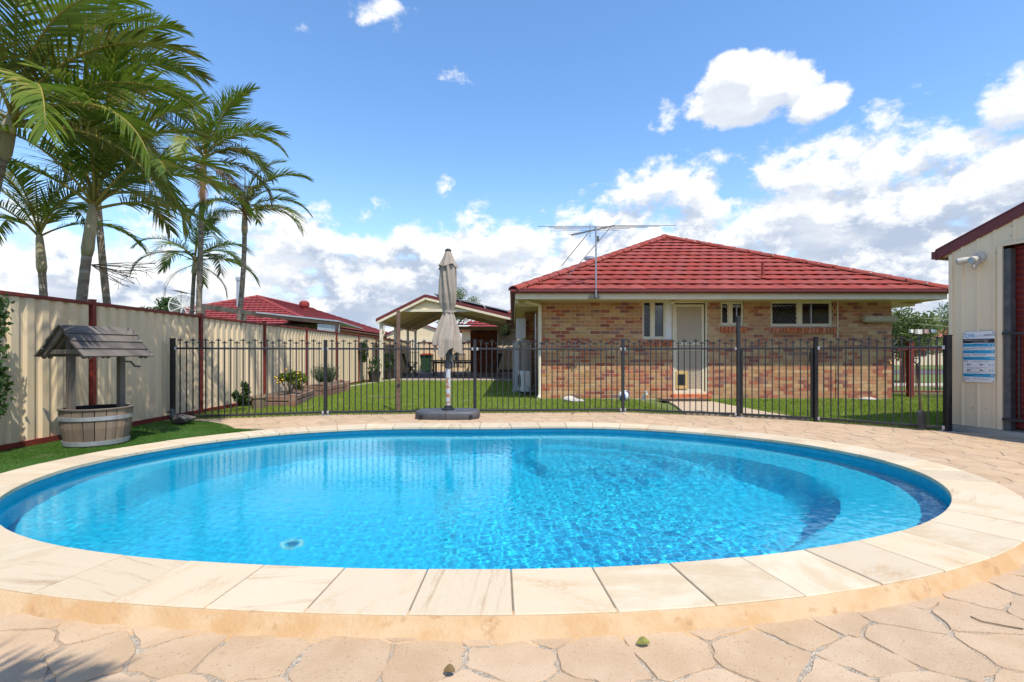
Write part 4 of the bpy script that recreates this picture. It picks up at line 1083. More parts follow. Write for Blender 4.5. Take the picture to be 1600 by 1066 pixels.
# ------------------------------------------------ tiled roof planes
def tile_plane(O, U, V, ulo, uhi, vmax, parent, m, tw=.30, te=.392, single=True, name='roof_tile', lip=.042, limit=300, ncol=6, jitter=True):
    """O origin at the eave, U along the eave, V up the slope; ulo/uhi: functions v -> limits"""
    O = Vector(O); U = Vector(U); V = Vector(V); N = U.cross(V).normalized()
    rows = int(math.ceil(vmax/te)); joined = MB(); cnt = 0; rg = random.Random(5)
    cache = {}
    def prof(s, top): # s 0..1 across
        return .020*abs(math.sin(PI*s))**1.5+.004*math.cos(2*PI*s)
    for r in range(rows):
        v0 = r*te; v1 = min((r+1)*te+.06, vmax+.001); off = (r % 2)*tw*.5
        a0, b0 = ulo(v0), uhi(v0); a1, b1 = ulo(min(v1, vmax)), uhi(min(v1, vmax))
        k = int(math.floor((a0-off)/tw))
        while k*tw+off < b0:
            l, rr = k*tw+off, (k+1)*tw+off; k += 1
            bl, br = max(l, a0), min(rr, b0)
            if br-bl < .02: continue
            tl, tr = max(l, a1), min(rr, b1)
            if tr < tl: tl = tr = min(max((tl+tr)/2, bl), br)
            cut = abs(bl-l)+abs(br-rr)+abs(tl-l)+abs(tr-rr) > .001
            lift = lip; 
            def mk(off3):
                mb = MB(); vs = []
                for (vv, x0_, x1_, li) in ((v0-.010, bl, br, lift), (v1, tl, tr, .004)):
                    for j in range(ncol+1):
                        s = j/ncol; u = lerp(x0_, x1_, s); ss_ = (u-l)/tw
                        vs.append(O+U*u+V*(vv-(.022*abs(math.sin(PI*ss_))**1.5 if li > .01 else 0))+N*(li+prof(ss_, 0)))
                n = ncol+1
                for j in range(n):
                    s = j/ncol; u = lerp(bl, br, s); vs.append(O+U*u+V*(v0+.045)+N*(-.004+prof((u-l)/tw, 0)*.3))
                mb.add(vs, [(j, j+1, n+j+1, n+j) for j in range(ncol)]+[(2*n+j, 2*n+j+1, j+1, j) for j in range(ncol)])
                mb.add([vs[0], vs[n], vs[2*n]], [(0,1,2)]); mb.add([vs[n-1], vs[2*n-1], vs[3*n-1]], [(0,2,1)])
                return mb
            if single and cnt < limit:
                c = O+U*((bl+br)/2)+V*v0
                if not cut:
                    if 'f' not in cache:
                        cache['f'] = (mk(None).mesh(name, m, smooth='all', off=c))
                        cache['f'].set_sharp_from_angle(angle=math.radians(40))
                    put(cache['f'], name, parent, c+N*(rg.uniform(-.003,.003) if jitter else 0))
                else:
                    me = mk(None).mesh(name, m, smooth='all', off=c); me.set_sharp_from_angle(angle=math.radians(40)); put(me, name, parent, c)
                cnt += 1
            else:
                q = mk(None); joined.add(q.v, q.f)
    if joined.v:
        o = joined.build(name+'s_beyond' if single else 'roof_tiles', m, parent, smooth='all', kind='stuff')
        o.data.set_sharp_from_angle(angle=math.radians(40))
def ridge_caps(a, b_, parent, m, seg=.40, r=.13, single=True, point=True):
    a = Vector(a); b_ = Vector(b_); d = b_-a; L = d.length; d.normalize(); n = max(1, round(L/seg)); sg = L/n
    sd = d.cross(Vector((0,0,1))).normalized(); up = sd.cross(d); mbj = MB(); pm = MB(); rg = random.Random(int(L*100))
    for k in range(n):
        mb = MB(); vs = []; m_ = 8
        for t, rr in ((k*sg-.03, r*1.06), ((k+1)*sg, r*.93)):
            for j in range(m_+1):
                an = PI*j/m_; vs.append(a+d*t+sd*math.cos(an)*rr*1.15+up*(math.sin(an)*rr*.72-.02))
        for j in range(m_+1):
            an = PI*j/m_; vs.append(a+d*(k*sg-.03)+sd*math.cos(an)*(r*1.0)*1.06+up*(math.sin(an)*r*.6-.03))
        n_ = m_+1; mb.add(vs, [(j, n_+j, n_+j+1, j+1) for j in range(m_)]+[(2*n_+j, j, j+1, 2*n_+j+1) for j in range(m_)])
        if single: mb.build('ridge_tile', m, parent, smooth=True)
        else: mbj.add(mb.v, mb.f)
        if point:
            for sgn in (-1, 1):
                if rg.random() < .85:
                    t = k*sg+rg.uniform(-.02,.06); mbp = a+d*t+sd*sgn*r*rg.uniform(.75,1.12)+up*rg.uniform(.0,.03)
                    pm.sphere(mbp, rg.uniform(.014,.028), 6, 4, (1.6,1,.8))
    if mbj.v: mbj.build('ridge_tiles', m, parent, smooth=True, kind='stuff')
    if pm.v: pm.build('pointing_mortar', M['pointing'], parent, kind='stuff')
GZ = EZ+.165
AP = Vector((5.01, 16.4, 4.90)); AP2 = Vector((5.01, 23.0, 4.90))
roof = MB(); E = [Vector((EX0,EY,GZ)), Vector((EX1,EY,GZ)), Vector((EX1,RB,GZ)), Vector((EX0,RB,GZ))]
roof.add([E[0],E[1],E[2],E[3],AP,AP2], [(0,1,4),(1,2,5,4),(2,3,5),(3,0,4,5)])
roof = roof.build('roof', M['gutter'], house)
EXW = EX1-EX0
Lf = math.hypot(AP.y-EY, AP.z-GZ); Vf = Vector((0, (AP.y-EY)/Lf, (AP.z-GZ)/Lf))
apu = AP.x-EX0
tile_plane(E[0], (1,0,0), Vf, lambda v: apu*v/Lf, lambda v: EXW-(EXW-apu)*v/Lf, Lf, roof, M['rooftile'])
Ls = math.hypot(apu, AP.z-GZ); Vs = Vector((apu/Ls, 0, (AP.z-GZ)/Ls)); D = RB-EY; ha = AP.y-EY; hb = RB-AP2.y
tile_plane(E[3], (0,-1,0), Vs, lambda v: hb*v/Ls, lambda v: D-ha*v/Ls, Ls, roof, M['rooftile'], single=False)
Vs2 = Vector((-(EXW-apu)/Ls, 0, (AP.z-GZ)/Ls))
tile_plane(E[1], (0,1,0), Vs2, lambda v: ha*v/Ls, lambda v: D-hb*v/Ls, Ls, roof, M['rooftile'], single=False)
up = Vector((0,0,.035))
ridge_caps(E[0]+up, AP+up, roof, M['rooftile']); ridge_caps(E[1]+up, AP+up, roof, M['rooftile']); ridge_caps(AP+up, AP2+up, roof, M['rooftile'], single=False)
# vent pipe and small flue
def roofz(y): return GZ+(y-EY)*(AP.z-GZ)/(AP.y-EY)
yv = 12.14; xv = X3(1192, yv); mb = MB(); mb.tube([(xv,yv,roofz(yv)-.05),(xv,yv,Z3(410,yv))], .036, 10); mb.lathe([(.10,0),(.05,.06)], (xv,yv,roofz(yv)+.03), 12); mb.build('vent_pipe', M['rooftile'], roof, smooth=True)
mb = MB(); xw = X3(921, 17.5); mb.lathe([(.14,0),(.14,.42),(.19,.43),(.19,.50),(.10,.54)], (xw,17.5,Z3(418,17.5)-.15), 16); mb.build('flue_cowl', M['galv'], roof, smooth=True)

# ------------------------------------------------ antenna
def antenna():
    Y = 11.33; ax = X3(931, Y); z0 = Z3(463, Y); z1 = Z3(354, Y)
    root = thing('tv_antenna', 'large rooftop television antenna on a braced steel mast fixed to the red gutter', 'antenna', (ax, Y, z0))
    mb = MB(); mb.tube([(ax,Y-.02,z0-.03),(ax,Y-.02,z1)], .019, 10); mb.build('mast', M['aluminium'], root, smooth=True)
    mb = MB(); mb.box((ax-.03, Y+.03, z0-.015), (.24,.05,.06)); mb.build('wall_bracket', M['darksteel'], root)
    P = lambda px, py, dy=0: Vector((X3(px, Y+dy), Y+dy, Z3(py, Y+dy)))
    b0, b1 = P(893, 367.5, -.45), P(960, 352.5, .45); mb = MB(); mb.bar(b0, b1, .026, .030); mb.build('boom', M['darksteel'], root)
    mb = MB(); mb.box(P(934, 373), (.05,.06,.11)); mb.build('balun_box', M['darksteel'], root)
    for t, px0, px1 in ((1.0, 960, 1057), (.9, 840, 1030), (.80, 857, 1012), (.66, 866, 985), (.5,880,968)):
        c = b0.lerp(b1, t); hl0 = abs(X3(px0, c.y)-c.x); hl1 = abs(X3(px1, c.y)-c.x)
        mb = MB(); mb.tube([c+Vector((-hl0,.0,-.0)), c+Vector((hl1,0,.0))], .0065, 6); mb.build('element', M['darkalu'], root)
    for k in range(7):
        c = b0.lerp(b1, .04+.06*k); mb = MB(); mb.tube([c+Vector((-.11,0,.0)), c+Vector((.11,0,0))], .004, 5); mb.build('element', M['darkalu'], root)
    for p0, p1 in ((P(877,416,.9), P(921,362,0)), (P(888,432,.6), P(955,354,.2))):
        mb = MB(); mb.tube([p0, p1], .009, 6); mb.build('brace', M['aluminium'], root)
    mb = MB(); q = P(922, 362); mb.tube([q+Vector((0,0,.18)), q+Vector((0,0,-.13))], .010, 6)
    for dz in (.15,.07,-.03,-.11): mb.tube([q+Vector((-.20,0,dz)), q+Vector((.20,0,dz))], .004, 5)
    mb.build('reflector', M['aluminium'], root)
antenna()

# ------------------------------------------------ hot water unit, air conditioner, clothes line, wall tap
root = thing('water_heater', 'tall beige metal hot water unit standing against the side wall of the brick house', 'water heater', (.36, 14.25, 0))
mb = MB(); mb.tube([(.34,14.35,.06),(.34,14.35,1.44)], .27, 28); mb.lathe([(.27,1.44),(.25,1.47),(.1,1.485)], (.34,14.35,0), 28); mb.build('tank', M['heater'], root, smooth=True)
mb = MB(); mb.bx(.02,.20,13.98,14.36,.06,1.47); cb = mb.build('cover_panel', mat('pale_beige_metal', (.52,.50,.46), (.49,.47,.43), 3, .45), root, bevel=.012)
mb = MB(); mb.box((.05,13.975,1.02), (.02,.012,.02)); mb.box((.05,13.975,.33), (.02,.012,.02)); mb.build('screw', M['blackplastic'], cb)
mb = MB(); mb.bx(.0,.68,13.9,14.75,-.02,.06); mb.build('plinth', M['concrete'], root)
ac = thing('air_conditioner', 'small white outdoor air conditioning unit at the foot of the hot water unit', 'air conditioner', (.33, 13.45, 0))
Ra = Matrix.Rotation(math.radians(-80), 3, 'Z'); ca = Vector((.33, 13.42, .36))
mb = MB(); mb.box(ca, (.62,.24,.54), Ra); mb.build('casing', M['white'], ac, bevel=.012)
mb = MB()
for r in (.05,.10,.15,.20):
    pts = [ca+Ra@Vector((-.06+r*math.cos(a), -.125, r*math.sin(a))) for a in [2*PI*k/24 for k in range(25)]]; mb.tube(pts, .004, 4, cap=False)
for k in range(6): a = PI*k/6; mb.bar(ca+Ra@Vector((-.06+.2*math.cos(a),-.126,.2*math.sin(a))), ca+Ra@Vector((-.06-.2*math.cos(a),-.126,-.2*math.sin(a))), .005,.005)
mb.build('fan_guard', M['darksteel'], ac)
mb = MB(); q = ca+Ra@Vector((-.06,-.123,0)); mb.tube([q, ca+Ra@Vector((-.06,-.119,0))], .2, 24); mb.build('fan_opening', M['dark'], ac)
for s in (-.22,.22): mb = MB(); mb.box(ca+Ra@Vector((s,0,-.30)), (.05,.28,.07), Ra); mb.build('foot', M['darksteel'], ac)
mb = MB(); mb.tube([ca+Ra@Vector((.31,.0,-.1)), ca+Ra@Vector((.36,.05,-.2)), Vector((.66,13.8,.2)), Vector((.66,13.8,2.2))], .03, 8); mb.build('pipe_duct', M['galv'], ac, smooth=True)
mb = MB(); mb.bx(.12,.42,15.0,15.16,1.55,2.15); mb.build('meter_box', M['white'], house, bevel=.01)
cl = thing('clothesline', 'retracted cream clothesline cabinet on the brick wall with cords running past the corner', 'clothesline', (X3(1370), HY, 1.9))
mb = MB(); mb.box((X3(1369.5), HY-.10, Z3(499)), (X3(1396)-X3(1343), .13, .15)); mb.box((X3(1352), HY-.035, Z3(500)), (.1,.06,.2)); mb.build('cabinet', mat('faded_cream_plastic', (.46,.40,.26), (.38,.32,.20), 6, .6, .1), cl, bevel=.03)
for k, (za, zb) in enumerate(((495,491),(503,509))):
    pts = []
    for i in range(13):
        t = i/12; pts.append(Vector((lerp(X3(1394), 14.2, t), lerp(HY-.12, 13.0+k*.06, t), lerp(Z3(za), Z3(zb)+.03, t)-.10*math.sin(PI*t))))
    mb = MB(); mb.tube(pts, .003, 4, cap=False); mb.build('cord', M['creamtrim'], cl)
mb = MB(); mb.box((14.2,13.1,1.0), (.09,.09,2.1)); mb.build('end_post', M['redpost'], cl)
tp = Vector((X3(1386.5), HY-.03, Z3(566)))
mb = MB(); mb.tube([tp, tp+Vector((0,-.07,0)), tp+Vector((0,-.10,-.04))], .014, 8); mb.tube([tp+Vector((-.03,-.05,.04)), tp+Vector((.03,-.05,.04))], .009, 6); mb.tube([tp+Vector((0,-.05,0)), tp+Vector((0,-.05,.04))], .008, 6)
mb.build('wall_tap', mat('brass', (.50,.25,.08), (.4,.2,.07), 20, .4, metal=.5), None, smooth=True, label='small brass garden tap on the brick wall near its right corner', cat='tap')
# ---------------------------------------------------------------- steel shed on the right
def at(px, py, Y): return Vector(((px-800)*Y/FPX, Y, EYE+(553-py)*Y/FPX))
def shed():
    C0 = Vector((6.40, 7.27, 0)); D = Vector((.285,-.958,0)).normalized(); N = Vector((D.y, -D.x, 0))  # N points to the pool side
    if N.x > 0: N = -N
    root = thing('garden_shed', 'cream ribbed steel shed with maroon roof edge and red roller door by the pool', 'shed', C0)
    P = lambda t, n, z: C0+D*t+N*n+Vector((0,0,z))
    sl = math.tan(math.radians(21.5)); L = 6.0; pk = 3.0; ez = 2.59
    ztop = lambda t: ez+sl*(t if t < pk else L-t)
    ds, de, dz = .60, 3.2, 2.50
    def sheet_wall(t0, t1, z0f, ztf, name, base=0):
        # five flat pans divided by raised ribs
        mb = MB(); pitch = .19; prof = []; s = t0
        k = 0
        while s < t1-1e-6:
            for f, q in ((0,0),(.62,0),(.68,.018),(.78,.018),(.84,0)):
                if s+f*pitch < t1: prof.append((s+f*pitch, q))
            s += pitch
        prof.append((t1, 0)); n = len(prof)
        vs = [P(t, q, z0f) for t, q in prof]+[P(t, q, ztf(t)) for t, q in prof]
        mb.add(vs, [(i, i+1, n+i+1, n+i) for i in range(n-1)]); return mb.build(name, M['shedsheet'], root)
    sheet_wall(0, ds, .07, ztop, 'wall_sheet'); sheet_wall(ds+.0, de, dz+.03, ztop, 'wall_sheet'); sheet_wall(de, L, .07, ztop, 'wall_sheet')
    # far side wall running back from the corner
    mb = MB(); vs = [P(-.0,0,.07), P(0,-5,.07), P(0,-5,ez), P(0,0,ez), P(L,0,.07), P(L,-5,.07), P(L,-5,ez), P(L,0,ez)]
    mb.add(vs, [(0,1,2,3),(4,7,6,5),(1,5,6,2)]); mb.build('side_wall', M['shedsheet'], root)
    mb = MB(); R = Matrix((D, N, Vector((0,0,1)))).transposed()
    mb.box(P(.0,.0,1.3), (.05,.05,2.46), R); mb.build('corner_trim', M['shedsheet'], root, bevel=.004)
    # roof
    mb = MB(); th = .02; o = .20; ou = .03
    for t0, t1 in ((-o, pk), (pk, L+o)):
        a, b_ = P(t0, ou, ztop(t0)+.10), P(t1, ou, ztop(t1)+.10); c_, d_ = P(t1, -5.1, ztop(t1)+.10), P(t0, -5.1, ztop(t0)+.10); u = Vector((0,0,th))
        mb.add([a,b_,c_,d_,a+u,b_+u,c_+u,d_+u], [(0,3,2,1),(4,5,6,7),(0,1,5,4),(1,2,6,5),(2,3,7,6),(3,0,4,7)])
    mb.build('roof_sheet', M['gutter'], root)
    for t0, t1 in ((-o, pk), (pk, L+o)):
        mb = MB(); a, b_ = P(t0, ou, ztop(t0)-.03), P(t1, ou, ztop(t1)-.03); u = Vector((0,0,.165)); w = -N*.03
        mb.add([a,b_,b_+u,a+u,a+w,b_+w,b_+w+u,a+w+u], [(0,1,2,3),(5,4,7,6),(4,0,3,7),(1,5,6,2),(3,2,6,7),(4,5,1,0)]); mb.build('barge_board', M['gutter'], root, bevel=.006)
    mb = MB(); a = P(-o, ou, ztop(-o)-.03); b_ = P(-o, -5.1, ztop(-o)-.03); mb.bar(a+Vector((0,0,.08)), b_+Vector((0,0,.08)), .10, .11); mb.build('gutter', M['gutter'], root)
    mb = MB(); a, b_ = P(-o+.02, ou-.04, ztop(-o)+.0), P(-.0, ou-.04, ez+.0); c_, d_ = P(0, -5, ez), P(-o+.02, -5, ztop(-o)); mb.add([a,b_,c_,d_], [(0,3,2,1)]); mb.add([P(0,ou,ztop(0)-.01),P(pk,ou,ztop(pk)-.01),P(pk,0,ztop(pk)-.01),P(0,0,ztop(0)-.01)], [(0,1,2,3)]); mb.build('soffit', M['shedsheet'], root)
    # concrete plinth
    mb = MB(); mb.extr([P(-.03,.05,-.02), P(L,.05,-.02), P(L,-5,-.02), P(-.03,-5,-.02)], (0,0,.085)); mb.build('concrete_slab', M['concrete'], root)
    # roller door, jamb and lintel
    mb = MB(); ncor = 28; vs = []; zs = []
    for i in range(ncor*4+1):
        z = .10+(dz-.08)*i/(ncor*4); q = -.13+.016*math.sin(i*PI/2); zs.append((z, q))
    for t in (ds+.05, de-.05): vs += [P(t, q, z) for z, q in zs]
    n = len(zs); mb.add(vs, [(i, n+i, n+i+1, i+1) for i in range(n-1)]); mb.build('roller_door', M['rollerdoor'], root, smooth='all')
    mb = MB(); mb.box(P(ds+.045, -.055, 1.28), (.09,.10,2.42), R); mb.box(P(de-.045, -.055, 1.28), (.09,.10,2.42), R); mb.build('door_jamb', M['darksteel'], root)
    mb = MB(); mb.box(P(ds-.012,.008,1.30), (.05,.03,2.46), R); mb.box(P((ds+de)/2,.010,dz+.045), (de-ds+.04,.035,.03), R); mb.build('opening_trim', M['shedsheet'], root)
    for t, z in ((.12,2.30),(.33,2.36),(.54,2.45),(.12,1.33),(.12,.33),(.27,.33),(.42,.33),(.70,2.78),(.70,2.65),(.9,2.70)):
        mb = MB(); mb.tube([P(t,.0,z), P(t,.012,z)], .008, 6); mb.build('screw', M['galv'], root)
    # rails of a black barrier across the roller door
    br = thing('barrier', 'low black barred barrier standing across the dark red roller door', 'barrier', P(1.2,.03,0))
    for z in (1.36, .22): mb = MB(); mb.bar(P(.62,.025,z), P(2.6,.025,z), .03, .03); mb.build('rail', M['fenceblack'], br)
    for k in range(12): mb = MB(); mb.box(P(.80+.13*k,.025,.79), (.018,.018,1.12), R); mb.build('bar', M['fenceblack'], br)
    # twin floodlight with sensor
    fl = thing('floodlight', 'twin adjustable security floodlight with sensor high on the shed corner', 'light', P(.33,.0,2.33))
    c = P(.36,.04,2.42)
    mb = MB(); mb.tube([P(.36,.0,2.42), P(.36,.045,2.42)], .075, 20); mb.build('wall_plate', M['lampwhite'], fl, smooth=True)
    for a, b_ in ((P(.36,.06,2.42), P(.18,.20,2.38)), (P(.36,.06,2.42), P(.40,.24,2.37))):
        d = (b_-a).normalized(); mb = MB(); mb.tube([a, a+d*.07, a+d*.075, a+d*.12, a+d*.19, a+d*.215], [.018,.018,.036,.044,.050,.046], 16); q = mb.build('lamp_housing', M['lampwhite'], fl, smooth=True)
        mb = MB(); mb.tube([a+d*.19, a+d*.226], [.044,.036], 16); mb.build('lens', M['aluminium'], q, smooth=True)
    mb = MB(); mb.tube([P(.36,.05,2.38), P(.34,.09,2.30)], [.028,.034], 12); mb.sphere(P(.34,.095,2.295), .034, 12, 8); mb.build('sensor', M['lampwhite'], fl, smooth=True)
    # CPR sign
    t0, t1, z0, z1 = .165, .535, .695, 1.40
    sg = thing('cpr_sign', 'white and blue CPR instruction sign screwed to the cream shed wall', 'sign', P((t0+t1)/2,.02,z0))
    off = .028; Rs = Matrix((D, Vector((0,0,1)), N)).transposed()     # text frame: x along D, y up, z out
    if Rs.determinant() < 0: pass
    w, h = t1-t0, z1-z0
    S = lambda u, v, o=0: P(t0+u*w, off+o, z0+v*h)
    mb = MB(); mb.box(P((t0+t1)/2, off-.004, (z0+z1)/2), (w, .006, h), R); mb.build('board', M['signwhite'], sg, bevel=.001)
    def strip(u0, u1, v0, v1, m, name='printed_band'):
        mb = MB(); mb.add([S(u0,v0,.0006), S(u1,v0,.0006), S(u1,v1,.0006), S(u0,v1,.0006)], [(0,1,2,3)]); mb.build(name, m, sg)
    rows = [(.772,.855,'signblack'),(.70,.76,'signblue'),(.568,.632,'signblue'),(.437,.500,'signblue'),(.105,.170,'signblue')]
    for a, b_, m in rows: strip(.0, 1.0, a, b_, M[m])
    flip = D.cross(Vector((0,0,1))).dot(N) < 0
    def text(s, u, v, size, m, align='LEFT'):
        cu = bpy.data.curves.new('t', 'FONT'); cu.body = s; cu.size = size; cu.align_x = align; cu.fill_mode = 'FRONT' if hasattr(cu, 'fill_mode') else cu.fill_mode
        ob = bpy.data.objects.new('t', cu); COL.objects.link(ob); dg = bpy.context.evaluated_depsgraph_get()
        me = bpy.data.meshes.new_from_object(ob.evaluated_get(dg)); bpy.data.objects.remove(ob); me.name = 'lettering'; me.materials.clear(); me.materials.append(m)
        X = D; Y = Vector((0,0,1)); Z = X.cross(Y)
        org = S(u, v, .0014)-wloc(sg)
        me.transform(Matrix.Translation(org) @ Matrix((X, Y, Z)).transposed().to_4x4())
        o = bpy.data.objects.new('lettering', me); COL.objects.link(o); o.parent = sg
    B, K, G, Wt = M['signblue'], M['signblack'], M['signgrey'], M['signwhite']
    text('CPR', .04, .885, .068, B); text('Cardio Pulmonary Resuscitation', .27, .905, .017, B); text('Lifesaving', .68, .915, .034, K)
    text('Resuscitation chart for emergencies', .06, .822, .020, Wt); text('In an emergency call 000', .30, .785, .018, Wt)
    for s, v in (('Danger',.718),('Response',.652),('Send for help',.586),('Airway',.520),('Breathing',.455),('CPR',.400),('Defibrillation',.122),('Notes',.055)):
        text(s, .03, v, .026 if len(s) < 13 else .022, K)
    for s, v in (('Check for danger',.735),('Ask name and squeeze shoulders',.672),('Call 000',.605),('Open mouth and check',.540),('Look listen and feel',.475),('30 compressions : 2 breaths',.402),('Attach a defibrillator and follow prompts',.145),('Continue until help arrives',.060)):
        text(s, .31, v, .017, K)
        if v not in (.402,.060,.605): text('if clear go to the next step', .31, v-.022, .014, G)
    for v in (.285,.155+.05):
        text('push down on the chest and keep the rate up', .12, v, .0145, G); text('do not stop until help arrives', .12, v-.018, .0145, G)
    def blob(u, v, su, sv, m):
        mb = MB(); n = 10; mb.add([S(u+su*math.cos(2*PI*k/n)*(1+.3*math.sin(3*k)), v+sv*math.sin(2*PI*k/n)*(1+.3*math.cos(2*k)), .0014) for k in range(n)], [tuple(range(n))]); mb.build('pictogram', m, sg)
    for v in (.345,.235): blob(.16,v,.035,.014,K); blob(.23,v+.005,.016,.018,K); blob(.60,v,.055,.010,K); blob(.56,v+.006,.018,.012,K); blob(.86,v,.022,.014,G); blob(.94,v,.022,.012,B)
    for u, v in ((.83,.73),(.94,.73),(.93,.60),(.90,.468),(.95,.468),(.90,.137),(.95,.137)): blob(u, v, .022, .011, Wt)
    for u, v in ((.04,.97),(.96,.97),(.04,.03),(.96,.03)):
        mb = MB(); mb.tube([S(u,v,-.002), S(u,v,.004)], .007, 8); mb.build('screw', M['signblack'], sg)
    # little pipe and aerial above the roof edge
    ae = P(.30,-1.2, ztop(.30)+.1)
    mb = MB(); mb.tube([ae, ae+Vector((0,0,.26))], .018, 8); mb.tube([ae+Vector((0,0,.2)), ae+Vector((.35,0,.23))], .010, 6); mb.build('vent_pipe', M['galv'], root)
shed()
# shovel leaning on the fence
sv = thing('shovel', 'black shovel leaning blade down against the oblique bay of the pool fence', 'shovel', (5.75, 7.16, 0))
c = at(1441, 663, 7.12); c.z = .02
mb = MB(); tl = Vector((.0,.10,1.0)).normalized(); n_ = 6; vs = []
for j, (z, w) in enumerate(((0,.05),(.05,.066),(.24,.072),(.28,.068),(.30,.025))):
    for k in range(n_+1):
        s = k/n_*2-1; vs.append(c+tl*z*.88+Vector((s*w,-.02*(1-s*s)*1.5,0)))
mb.add(vs, [(j*(n_+1)+k, j*(n_+1)+k+1, (j+1)*(n_+1)+k+1, (j+1)*(n_+1)+k) for j in range(4) for k in range(n_)]); mb.build('blade', M['blackplastic'], sv, smooth=True)
mb = MB(); mb.tube([c+tl*.22, c+tl*.92], .015, 8); mb.build('shaft', M['outwood'], sv)
mb = MB(); q = c+tl*.92; mb.tube([q, q+Vector((-.045,0,.04)), q+Vector((-.045,0,.09)), q+Vector((.045,0,.09)), q+Vector((.045,0,.04)), q], .008, 6); mb.build('grip', M['blackplastic'], sv)

# ---------------------------------------------------------------- gabled patio cover at the back
def patio():
    Y0, Y1 = 20.0, 27.5; xL, xP, xR = -5.36, -3.47, -.05; zL, zP, zR = 2.42, 3.36, 2.56
    root = thing('patio_cover', 'cream gabled patio cover with red barge boards and solar panels beside the brick house', 'pergola', (-3, Y0, 0))
    for (xa, za, xb, zb) in ((xL, zL, xP, zP), (xR, zR, xP, zP)):
        mb = MB(); n = 24; vs = []
        # ribbed ceiling sheet below, red sheet above
        for y in (Y0, Y1):
            for z in (0, .10):
                vs += [(xa, y, za+z), (xb, y, zb+z)]
        mb.add(vs, [(2,3,7,6),(0,2,6,4),(4,6,7,5),(0,1,3,2)]); mb.build('roof_sheet', M['gutter'], root)
        mb = MB(); k = int((Y1-Y0)/.25); 
        sg = 1 if xa < xb else -1; N = Vector((-(zb-za), 0, (xb-xa)))*sg; N.normalize(); N = -N
        prof = []
        for i in range(k):
            for f, q in ((0,0),(.85,0),(.87,.022),(.98,.022)): prof.append((Y0+.06+(i+f)*.245, q))
        n = len(prof); vs = [Vector((xa+.05*sg, y, za-.005))+N*(.004+q) for y, q in prof]+[Vector((xb, y, zb-.005))+N*(.004+q) for y, q in prof]
        mb.add(vs, [(i, i+1, n+i+1, n+i) for i in range(n-1)]); mb.build('ceiling_sheet', M['soffit'], root)
        mb = MB(); a = Vector((xa-.06*sg, Y0-.02, za+.02)); b_ = Vector((xb, Y0-.02, zb+.05)); mb.bar(a, b_, .04, .13); mb.build('barge_board', M['redpost'] if False else M['gutter'], root)
        mb = MB(); mb.bar(a+Vector((0,.0,-.11)), b_+Vector((0,.0,-.11)), .05, .09); mb.build('barge_trim', M['creamtrim'], root)
        mb = MB(); mb.bar(a+Vector((0,7.4,-.11)), b_+Vector((0,7.4,-.11)), .05, .09); mb.build('barge_trim', M['creamtrim'], root)
        for y in (22.6, 25.3): mb = MB(); mb.bar((xa,y,za-.1), (xb,y,zb-.1), .07, .14); mb.build('rafter', M['creamtrim'], root)
    mb = MB(); mb.bx(xL+.75, xR-1.0, Y0+.03, Y0+.09, 2.78, 2.88); mb.build('tie_beam', M['creamtrim'], root)
    mb = MB(); vs = [(xP-.9,Y0+.10,2.88),(xP+1.4,Y0+.10,2.88),(xP,Y0+.10,3.25)]; mb.extr(vs, (0,.03,0)); mb.build('gable_infill', M['soffit'], root)
    mb = MB(); mb.bx(xL-.10, xL+.02, Y0, Y1, zL-.06, zL+.06); mb.build('gutter', M['gutter'], root)
    mb = MB(); mb.bx(xL+.03, xL+.13, Y0+.05, Y1, zL-.14, zL-.01); mb.build('side_beam', M['creamtrim'], root)
    for (px, y) in ((594,20.15),(620,22.6),(643,25.3),(652,27.3)):
        mb = MB(); x = xL+.08; mb.box((x, y, (zL-.14)/2+.0), (.11,.11,zL-.14)); mb.build('post', M['creamtrim'], root, bevel=.005)
    mb = MB(); mb.tube([(xL+.2,Y0+.1,2.3),(xL+.22,Y0+.1,1.9),(xL+.14,Y0+.1,1.75),(xL+.14,Y0+.1,.1)], .035, 8); mb.build('downpipe', M['creamtrim'], root)
    # solar panels on the right slope
    d = Vector((xR-xP, 0, zR-zP)).normalized(); N = Vector((-d.z, 0, d.x))
    if N.z < 0: N = -N
    for r in range(3):
        for k in range(3):
            a = Vector((xP, Y0+.3+r*1.72, zP+.10))+d*(.28+k*1.05)+N*.14; mb = MB(); R = Matrix((d, Vector((0,1,0)), N)).transposed()
            mb.box(a+d*.5+Vector((0,.82,0)), (1.0,1.64,.035), R); f = mb.build('solar_panel', M['aluminium'], root)
            mb = MB(); mb.box(a+d*.5+Vector((0,.82,0))+N*.02, (.95,1.59,.006), R); mb.build('solar_glass', M['solar'], f)
    return root
patio()
# rear wing with brown brick and beige panels under the patio roof
wg = thing('house_wing', 'rear wing with brown brick wall and small red tiled roof under the patio cover', 'house', (1, 28.6, 0))
mb = MB(); mb.bx(-2.35, -.82, 28.2, 28.4, 0, 2.5); ww = mb.build('wall', M['dark'], wg)
rg = random.Random(4); mb = MB()
for a, b_, z in brick_layout(-2.35, -.82, .04, 2.5, ()): mb.cur = rg.choice([0,1,1,2]); mb.box(((a+b_)/2, 28.19, z+BH/2), (b_-a, .05, BH))
mb.build('wall_bricks', [M['brick4'], M['brick5'], M['brick3'], M['brick6']], ww, kind='stuff')
mb = MB(); mb.bx(-.80, .36, 28.1, 28.3, 0, 2.5); mb.build('beige_wall', M['cream'], wg)
mb = MB(); mb.bx(-3.2, .36, 27.8, 28.1, 2.42, 2.62); mb.build('fascia', M['creamtrim'], wg)
mb = MB(); mb.bx(-.70, .30, 28.02, 28.08, .1, .2); mb.build('skirting', M['darksteel'], wg)
tile_plane((-3.0, 27.6, 2.66), (1,0,0), (0,.9,.42), lambda v: 1.2*v, lambda v: 3.5, 2.6, wg, M['rooftile2'], single=False)
